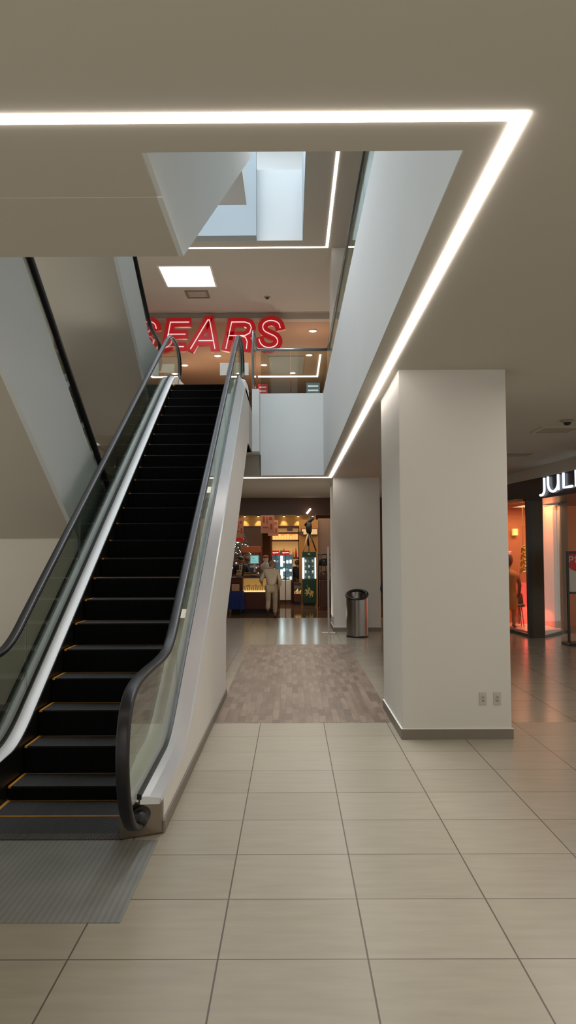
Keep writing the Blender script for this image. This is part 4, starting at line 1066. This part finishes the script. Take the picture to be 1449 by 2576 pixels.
    for s in (1, -1):
        p = T @ (Vector(hd)+fw*.088+sd*s*.032+up*.012); MB().ball(tuple(p), .010, 8, 6).build('eye', M['blackp'], t)
    p = Vector(hd)+fw*.086-up*.045
    MB().tube([tuple(T @ (p-sd*.022)), tuple(T @ (p+fw*.004)), tuple(T @ (p+sd*.022))], .005, 6).build('mouth', mat('lips', (140, 80, 70), .6), t)
    return t
shirtm = mat('beige grey shirt', (176, 164, 142), .85, noise=.08, nscale=9)
trous = mat('beige grey trousers', (158, 146, 124), .85, noise=.08, nscale=9)
man = dict(pelvis=(0, -.01, .86), chest=(.0, .07, 1.19), neck=(.0, .13, 1.37), head=(.02, .20, 1.50), face=(.15, 1, -.25),
           shr=(.185, .08, 1.30), elr=(.25, .04, 1.04), wrr=(.21, .22, .86),
           shl=(-.185, .10, 1.30), ell=(-.30, .08, 1.07), wrl=(-.28, .32, .98),
           hipr=(.095, -.01, .84), knr=(.10, .10, .47), anr=(.10, .04, .085), tor=(.11, .20, .035),
           hipl=(-.095, -.01, .84), knl=(-.09, .05, .46), anl=(-.10, -.24, .24), tol=(-.10, -.20, .07),
           heell=(0, -.06, -.01))
x = PX(682, 22.9)
person('man walking away in beige grey shirt and trousers, elbow bent, toward the store counter', (x, 22.85, 0), 0, man,
       dict(skin=M['skin'], top=shirtm, bot=trous, shoe=mat('brown shoes', (52, 32, 26), .5), hair=mat('thin grey hair', (120, 100, 84), .8), hem=.02))
stand_ = dict(pelvis=(0, 0, .92), chest=(0, .0, 1.27), neck=(0, .01, 1.47), head=(0, .03, 1.61), face=(.1, 1, -.05),
           shr=(.19, 0, 1.40), elr=(.25, .03, 1.12), wrr=(.17, .22, 1.02), shl=(-.19, 0, 1.40), ell=(-.25, .03, 1.12), wrl=(-.15, .22, 1.02),
           hipr=(.095, 0, .90), knr=(.10, .02, .49), anr=(.11, 0, .085), tor=(.13, .17, .035),
           hipl=(-.095, 0, .90), knl=(-.10, .02, .49), anl=(-.11, 0, .085), tol=(-.13, .17, .035))
suit = mat('black suit', (30, 24, 24), .7)
Yq = 26.3; x = PX(606, Yq)
p = person('clerk in a dark suit and white shirt standing behind the shop counter', (x, Yq, 0), PI, stand_,
       dict(skin=M['skin'], top=suit, bot=suit, shoe=M['blackp'], hair=M['blackp'], topname='jacket'))
b0 = Vector((x, Yq, 0))
MB().prism([(x-.055, 1.46), (x+.055, 1.46), (x+.035, 1.2), (x, 1.1), (x-.035, 1.2)], Yq-.185, Yq-.165, 'y').build('shirt_front', M['whiteplastic'], p)
MB().prism([(x-.014, 1.43), (x+.014, 1.43), (x+.02, 1.2), (x, 1.14), (x-.02, 1.2)], Yq-.20, Yq-.186, 'y').build('tie', bagm[0], p)
x = PX(625, 27.0)
person('clerk in navy top turned away behind the monitor, face hidden', (x, 26.85, 0), .5, stand_,
       dict(skin=M['skin'], top=mat('navy cloth', (34, 40, 62), .8), bot=suit, shoe=M['blackp'], hair=mat('brown hair', (70, 44, 32), .7)))
x = PX(748, 30.0)
person('shopper in dark jacket and pale trousers standing between plinth and green showcase', (x, 29.9, 0), .4, stand_,
       dict(skin=M['skin'], top=mat('dark jacket', (34, 28, 30), .8), bot=mat('khaki trousers', (104, 86, 66), .8), shoe=M['blackp'], hair=M['blackp']), scale=.90)
walk = dict(stand_); walk.update(knl=(-.10, .10, .50), anl=(-.10, .0, .12), tol=(-.10, .16, .035), knr=(.1, 0, .48), anr=(.1, -.12, .1), tor=(.1, .05, .035))
person('person in dark navy clothes and dark trousers, almost hidden behind the large near pillar', (1.99, 15.4, 0), 0, stand_,
       dict(skin=M['skin'], top=mat('dark plum jacket', (52, 40, 46), .8), bot=mat('dark navy trousers', (26, 28, 46), .8), shoe=M['blackp'], hair=M['blackp']))

# ------------------------------------------------------------------ boutique at the side
def fx(Y): return 4.96+(18.6-Y)*.1265
st = struct(MB().hexa([(fx(19.5), 19.5, PZ(1262, 17.3)), (7.5, 19.5, 2.95), (8.5, 10, 2.95), (fx(10), 10, 2.95), (fx(19.5), 19.5, 3.39), (7.5, 19.5, 3.39), (8.5, 10, 3.39), (fx(10), 10, 3.39)]), 'trim_12', mat('dark fascia', (46, 36, 34), .25))
struct(MB().hexa([(fx(21)-.03, 21, 3.39), (7.5, 21, 3.39), (8.5, 9, 3.39), (fx(9)-.03, 9, 3.39), (fx(21)-.03, 21, 3.66), (7.5, 21, 3.66), (8.5, 9, 3.68), (fx(9)-.03, 9, 3.68)]), 'trim_13', M['ceil'])
sg = thing('store_sign', 'glowing white rounded lettering on the dark boutique fascia', 'sign', (5.2, 16.4, 3.2))
white = mat('lit white letters', (255, 255, 255), .4, emit=1.5, ergb=(225, 240, 255))
def fpt(s, z, o=0):   # along the fascia, s metres from Y=16.75 toward the viewer, o outwards
    Y = 16.74-s*1.33; return (fx(Y)-.03-o, Y, z)
ZB, ZT = 3.09, 3.37
arc = lambda cx, cz_, r, a0, a1, n=12: [(cx+r*math.cos(math.radians(a0+(a1-a0)*i/n)), cz_+r*math.sin(math.radians(a0+(a1-a0)*i/n))) for i in range(n+1)]
L_ = [[(.20, ZT-.01), (.20, ZB+.03)]+arc(.09, ZB+.03, .11, 0, -110, 8),
      [(.33, ZT), (.33, ZB+.13)]+arc(.50, ZB+.13, .17, 180, 360, 12)+[(.67, ZT)],
      [(.67, ZB+.13), (.67, ZB-.03)],
      [(.84, ZT+.01), (.84, ZB), (1.10, ZB)],
      [(1.22, ZT+.01), (1.22, ZB-.02)],
      arc(1.60, (ZB+ZT)/2, .18, 0, 360, 20)]
names = ('letter', 'letter', None, 'letter', 'letter', 'letter'); prev = None
grp = [[L_[0]], [L_[1], L_[2]], [L_[3]], [L_[4]], [L_[5]]]
for g in grp:
    mb = []
    for s_ in g: mb.append(MB().tube([fpt(s, z) for s, z in s_], .026, 8))
    merge(mb).build('letter', white, sg)
MB().hexa([fpt(-.1, 3.36, -.02), fpt(-.1, 3.36, -.028), fpt(1.9, 3.36, -.028), fpt(1.9, 3.36, -.02), fpt(-.1, 3.38, -.02), fpt(-.1, 3.38, -.028), fpt(1.9, 3.38, -.028), fpt(1.9, 3.38, -.02)]).build('back_rail', M['blackp'], sg)
# corner post, dark stone pier, window panes
dk = mat('dark bronze frame', (24, 19, 17), .3)
wf = thing('shop_window', 'tall boutique display window with dark frame and pink orange lit interior', 'window', (5.1, 18.2, 0)); wf['kind'] = 'structure'
MB().box(fx(17.3)-.06, fx(17.3)+.02, 17.28, 17.40, 0, 2.95).build('frame', dk, wf)
MB().hexa([(fx(17.4), 17.4, 0), (fx(17.4)+.12, 17.4, 0), (fx(19.4)+.12, 19.4, 0), (fx(19.4), 19.4, 0), (fx(17.4), 17.4, .07), (fx(17.4)+.12, 17.4, .07), (fx(19.4)+.12, 19.4, .07), (fx(19.4), 19.4, .07)]).build('frame', dk, wf)
MB().hexa([(fx(17.4)+.03, 17.4, .07), (fx(17.4)+.042, 17.4, .07), (fx(19.4)+.042, 19.4, .07), (fx(19.4)+.03, 19.4, .07), (fx(17.4)+.03, 17.4, 2.95), (fx(17.4)+.042, 17.4, 2.95), (fx(19.4)+.042, 19.4, 2.95), (fx(19.4)+.03, 19.4, 2.95)]).build('glass_pane', M['clear'], wf)
struct(MB().box(PX(1331, 17.3), PX(1366, 17.3), 17.3, 17.55, 0, 2.95), 'trim_14', mat('polished dark stone', (70, 58, 42), .3, noise=.25, nscale=3, spec=.35))
a = (PX(1366, 17.35), 17.35); b = (PX(1411, 18.25), 18.25)
MB().hexa([(a[0], a[1], .06), (a[0]+.012, a[1]+.004, .06), (b[0]+.012, b[1]+.004, .06), (b[0], b[1], .06), (a[0], a[1], 2.95), (a[0]+.012, a[1]+.004, 2.95), (b[0]+.012, b[1]+.004, 2.95), (b[0], b[1], 2.95)]).build('glass_pane', M['clear'], wf)
MB().hexa([(a[0], a[1]-.03, 0), (a[0]+.02, a[1]+.06, 0), (b[0]+.12, b[1]+.06, 0), (b[0]+.02, b[1]-.03, 0), (a[0], a[1]-.03, .06), (a[0]+.02, a[1]+.06, .06), (b[0]+.12, b[1]+.06, .06), (b[0]+.02, b[1]-.03, .06)]).build('frame', dk, wf)
# display interior
peach = mat('peach display wall', (208, 136, 98), .8, noise=.06)
struct(MB().hexa([(5.2, 17.6, .0), (6.2, 18.35, .0), (6.3, 20.0, .0), (fx(19.5)+.05, 20.0, .0), (5.2, 17.6, .10), (6.2, 18.35, .10), (6.3, 20.0, .10), (fx(19.5)+.05, 20.0, .10)]), 'floor', mat('pale display floor', (226, 190, 166), .3))
struct(MB().box(5.0, 7.4, 20.0, 20.1, 0, 2.95), 'wall_back', peach)
struct(MB().box(6.02, 6.1, 18.5, 20.0, .1, 2.95), 'wall_right', peach)
struct(MB().hexa([(b[0], 18.3, 0), (PX(1428, 18.3), 18.3, 0), (PX(1428, 18.3), 18.6, 0), (b[0], 18.6, 0), (b[0], 18.3, 2.95), (PX(1428, 18.3), 18.3, 2.95), (PX(1428, 18.3), 18.6, 2.95), (b[0], 18.6, 2.95)]), 'wall_right', mat('beige door pier', (138, 116, 96), .6))
struct(MB().box(PX(1428, 18.6), 9, 20.5, 20.6, 0, 2.95), 'wall_back', mat('boutique inner wall', (84, 56, 40), .8))
struct(MB().box(4.9, 9, 17.6, 20.6, 2.95, 3.0), 'ceiling', peach)
# red lit banner, bust picture, lamp, stool, gold ornament
Yx = 19.6; a = pt(1305, 1468, Yx); b_ = pt(1326, 1545, Yx)
t = thing('backlit_panel', 'glowing coral red panel low in the boutique window', 'panel', (a[0], Yx, b_[2]))
MB().box(a[0], b_[0]+.3, Yx, Yx+.05, .1, a[2]).build('panel', mat('coral glow', (235, 100, 90), .5, emit=.8, ergb=(255, 105, 90)), t)
MB().box(a[0]-.03, a[0], Yx-.01, Yx+.05, .1, a[2]+.02).build('frame', M['brown'], t)
a = pt(1296, 1332, Yx); b_ = pt(1309, 1349, Yx)
t = thing('wall_lamp', 'small square warm lamp high on the boutique back wall', 'lamp', (a[0], 19.95, b_[2]))
MB().box(a[0], b_[0], 19.85, 19.95, b_[2], a[2]).build('shade', mat('warm shade', (255, 214, 130), .5, emit=1.8, ergb=(255, 196, 110)), t, bevel=.01)
MB().box(a[0]+.03, b_[0]-.03, 19.95, 20.0, b_[2]+.03, a[2]-.03).build('wall_plate', M['brown'], t)
Yx = 18.9; sx = PX(1299, Yx)
t = thing('bar_stool', 'slim bar stool with brown seat inside the boutique window', 'stool', (sx, Yx, .1))
sz = PZ(1528, Yx)
MB().lathe([(.03, sz-.02), (.15, sz-.01), (.16, sz+.03), (.14, sz+.06), (.03, sz+.065)], sx, Yx, 20).build('seat', bagm[0], t)
for k in range(4):
    c_, s_ = math.cos(PI/4+k*PI/2), math.sin(PI/4+k*PI/2)
    MB().tube([(sx+c_*.09, Yx+s_*.09, sz), (sx+c_*.15, Yx+s_*.15, .1)], .012, 6).build('leg', M['blackp'], t)
MB().tube([(sx+.125*math.cos(2*PI*k/16), Yx+.125*math.sin(2*PI*k/16), .34) for k in range(17)], .008, 6).build('foot_ring', M['gold'], t)
# handbag on the stool
t = thing('handbag', 'dark brown handbag standing on the bar stool in the boutique window', 'bag', (sx, Yx, sz+.07))
mb = MB(); mb.sm = True; mb.loft([[(sx+.13*s*math.cos(q), Yx+.06*s*math.sin(q), sz+.068+.24*v) for q in [2*PI*k/14 for k in range(14)]] for v, s in ((0, .95), (.15, 1), (.8, .85), (1, .7))]); mb.build('body', bagm[0], t)
MB().tube([(sx-.06, Yx, sz+.30), (sx-.04, Yx, sz+.38), (sx+.04, Yx, sz+.38), (sx+.06, Yx, sz+.30)], .008, 6).build('handle', bagm[0], t)
# mannequin, partly behind the near pillar
mx_, my_ = PX(1279, 18.6), 18.65
t = thing('mannequin', 'rose brown headed mannequin in ochre clothes in the boutique window beside the pillar edge', 'mannequin', (mx_, my_, .1))
rose = mat('rose brown mannequin', (132, 70, 62), .4); och = mat('ochre cloth', (190, 120, 66), .7)
MB().ball((mx_, my_, PZ(1410, my_)), .125, 16, 12, (.8, .85, 1.35)).build('head', rose, t)
zc_ = PZ(1432, my_)
MB().lathe([(.05, zc_+.06), (.055, zc_-.02), (.19, zc_-.09), (.20, zc_-.2), (.15, zc_-.42), (.17, zc_-.6), (.2, zc_-.75), (.17, zc_-.95)], mx_, my_, 18).build('torso', och, t)
for s in (-1, 1):
    MB().tube([(mx_+s*.19, my_, zc_-.12), (mx_+s*.25, my_, zc_-.4), (mx_+s*.2, my_-.08, zc_-.66)], [.05, .042, .03], 10).build('arm', rose, t)
    MB().tube([(mx_+s*.09, my_, zc_-.72), (mx_+s*.1, my_, .5), (mx_+s*.1, my_, .14)], [.09, .06, .035], 12).build('leg', och, t)
    MB().ball((mx_+s*.1, my_-.06, .132), .05, 10, 6, (.8, 1.8, .62)).build('foot', rose, t)
# gold hanging ornament
gx, gy = PX(1316, 18.3), 18.35
t = thing('hanging_ornament', 'gold twisted ornament hanging at the corner of the boutique window', 'ornament', (gx, gy, PZ(1440, gy)))
z0_, z1_ = PZ(1445, gy), PZ(1375, gy)
MB().tube([(gx, gy, z1_), (gx, gy, 2.95)], .004, 6).build('cord', M['gold'], t)
gm = mat('bright gold', (214, 160, 50), .22, 1, emit=.12)
for k in range(4):
    zz = z0_+(z1_-z0_)*(k+.5)/4; r_ = .075-.014*k
    MB().tube([(gx+r_*math.cos(q)*.9, gy+r_*math.sin(q), zz+.06*math.sin(q*2)+.03*math.cos(q)) for q in [2*PI*j/20 for j in range(21)]], .016, 8).build('loop', gm, t)
# poster frame with PRI...
Yo = 16.0; a = pt(1424, 1390, Yo); w_ = 1.0
t = thing('poster_stand', 'black framed floor stand with red poster reading PRI beside the boutique door', 'sign', (a[0]+.4, Yo, 0))
zt_ = a[2]; zb_ = PZ(1492, Yo)
fr = dk
MB().box(a[0], a[0]+.04, Yo, Yo+.05, .05, zt_).build('frame_post', fr, t)
MB().box(a[0]+.9, a[0]+.96, Yo, Yo+.05, .05, zt_).build('frame_post', fr, t)
MB().box(a[0]+.06, a[0]+.9, Yo, Yo+.05, zt_-.05, zt_).build('frame_rail', fr, t)
MB().box(a[0]+.06, a[0]+.9, Yo, Yo+.05, zb_-.04, zb_).build('frame_rail', fr, t)
MB().box(a[0]-.06, a[0]+1.02, Yo-.22, Yo+.26, 0, .05).build('base', fr, t, bevel=.01)
zm = PZ(1440, Yo)
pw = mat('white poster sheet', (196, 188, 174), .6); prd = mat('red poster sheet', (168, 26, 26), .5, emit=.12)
MB().box(a[0]+.04, a[0]+.9, Yo+.015, Yo+.03, zb_, zt_-.05).build('poster_sheet', pw, t)
cxx = a[0]+.48
pts = [(a[0]+.04, zt_-.05), (a[0]+.04, zm+.06)]+[(cxx+.42*math.cos(math.radians(q)), zm+.07+.1*math.sin(math.radians(q))) for q in range(180, 361, 15)]+[(a[0]+.9, zt_-.05)]
MB().prism(pts, Yo+.010, Yo+.016, 'y').build('poster_band', prd, t)
zl0, zl1 = PZ(1419, Yo), PZ(1404, Yo)
hh = zl1-zl0; ww = .10; x = PX(1430, Yo)
def LT(strokes, x): return merge([ribbon([(x+u*ww, zl0+v*hh) for u, v in s_], .022, Yo+.004, Yo+.010) for s_ in strokes])
o_ = []
LT([[(0, 0), (0, 1), (.6, 1), (.8, .8), (.6, .5), (0, .5)]], x).build('letter', pw, t)
LT([[(0, 0), (0, 1), (.6, 1), (.8, .8), (.6, .5), (0, .5)], [(.4, .5), (.85, 0)]], x+.125).build('letter', pw, t)
LT([[(.2, 0), (.2, 1)]], x+.25).build('letter', pw, t)
LT([[(0, 0), (0, 1), (.5, .4), (1, 1), (1, 0)]], x+.33).build('letter', pw, t)
LT([[(0, 0), (.5, 1), (1, 0)]], x+.49).build('letter', pw, t)
# ------------------------------------------------------------------ light
def area(name, loc, size, power, color, rot=(0, 0, 0), shape='RECTANGLE', sy=None):
    l = bpy.data.lights.new(name, 'AREA'); l.energy = power; l.color = color; l.shape = shape
    l.size = size
    if shape == 'RECTANGLE': l.size_y = sy or size
    o = bpy.data.objects.new(name, l); C.objects.link(o); o.location = loc; o.rotation_euler = rot
    o['kind'] = 'helper'
    return o
    return o
W = (1, .94, .86)
area('ceiling_fill', (-1.5, -2.5, 3.5), 2.5, 90, W, sy=4)  # unseen area lamps at ceiling height; no fixture is built for them
area('bounce_fill', (0, -1.5, .15), 6, 85, (1,.95,.88), rot=(PI,0,0), sy=5)  # added up-facing fill in place of light bounced off the floor
area('bounce_fill', (-5.6, 4.6, .15), 2.6, 60, (1,.94,.84), rot=(PI,0,0), sy=7)  # added fill off to the left, lifts the descending escalator underside
area('boutique_glow', (5.65, 18.7, 2.9), .8, 70, (1, .60, .38), sy=1)
area('boutique_glow', (5.75, 19.2, .5), .3, 10, (1, .25, .2), sy=1)  # added low red fill for the coral glow, no lamp stands here
area('ceiling_fill', (4.5, 2.0, 3.5), 2, 60, W, sy=6)  # added fill from the right to brighten the side surfaces
area('ceiling_fill', (4.0, 9.0, 3.5), 1.5, 40, W, sy=6)
area('ceiling_fill', (-.6, 21.0, 3.5), 3, 30, (1, .9, .78), sy=2)
area('well_light', (-1.5, 11.5, 14.3), 4, 1150, (.94, .97, 1), sy=7).data.spread = 1.6
area('upper_bounce_fill', (-.6, 22.3, 5.1), 5, 45, (1, .88, .78), rot=(PI,0,0), sy=3)  # added up-facing fill that lights the upper ceiling
area('bounce_fill', (-3.2, 10.0, 5.3), .9, 4, (1, .96, .88), rot=(PI,0,0), sy=5)  # added fill between the two descending escalators, for the upper underside
area('bounce_fill', (.2, 20.8, .3), 2, 22, (1, .86, .72), rot=(PI,0,0), sy=3)  # added fill for the lower ceiling before the store
area('bounce_fill', (-3.2, 13.3, 2.6), .9, 7, (1, .92, .82), rot=(PI,0,0), sy=3)  # added fill for the lower end of the upper underside
area('ceiling_fill', (3.0, 6.0, 3.55), .8, 40, W, sy=7)  # added fill to brighten the escalator cladding
area('lower_store_lamp', (-.5, 27.5, 3.5), 5, 170, (1, .78, .55), sy=4)
w = bpy.data.worlds.new('world'); bpy.context.scene.world = w; w.use_nodes = True
w.node_tree.nodes['Background'].inputs[0].default_value = (.74, .70, .64, 1)
w.node_tree.nodes['Background'].inputs[1].default_value = .95
sc = bpy.context.scene
sc.view_settings.view_transform = 'Standard'; sc.view_settings.look = 'None'; sc.view_settings.exposure = -.15; sc.view_settings.gamma = 1
sc.cycles.use_denoising = True
sc.cycles.max_bounces = 8; sc.cycles.transparent_max_bounces = 16
sc.cycles.sample_clamp_indirect = 6
for o in bpy.data.objects:
    if '_base' in o: del o['_base']
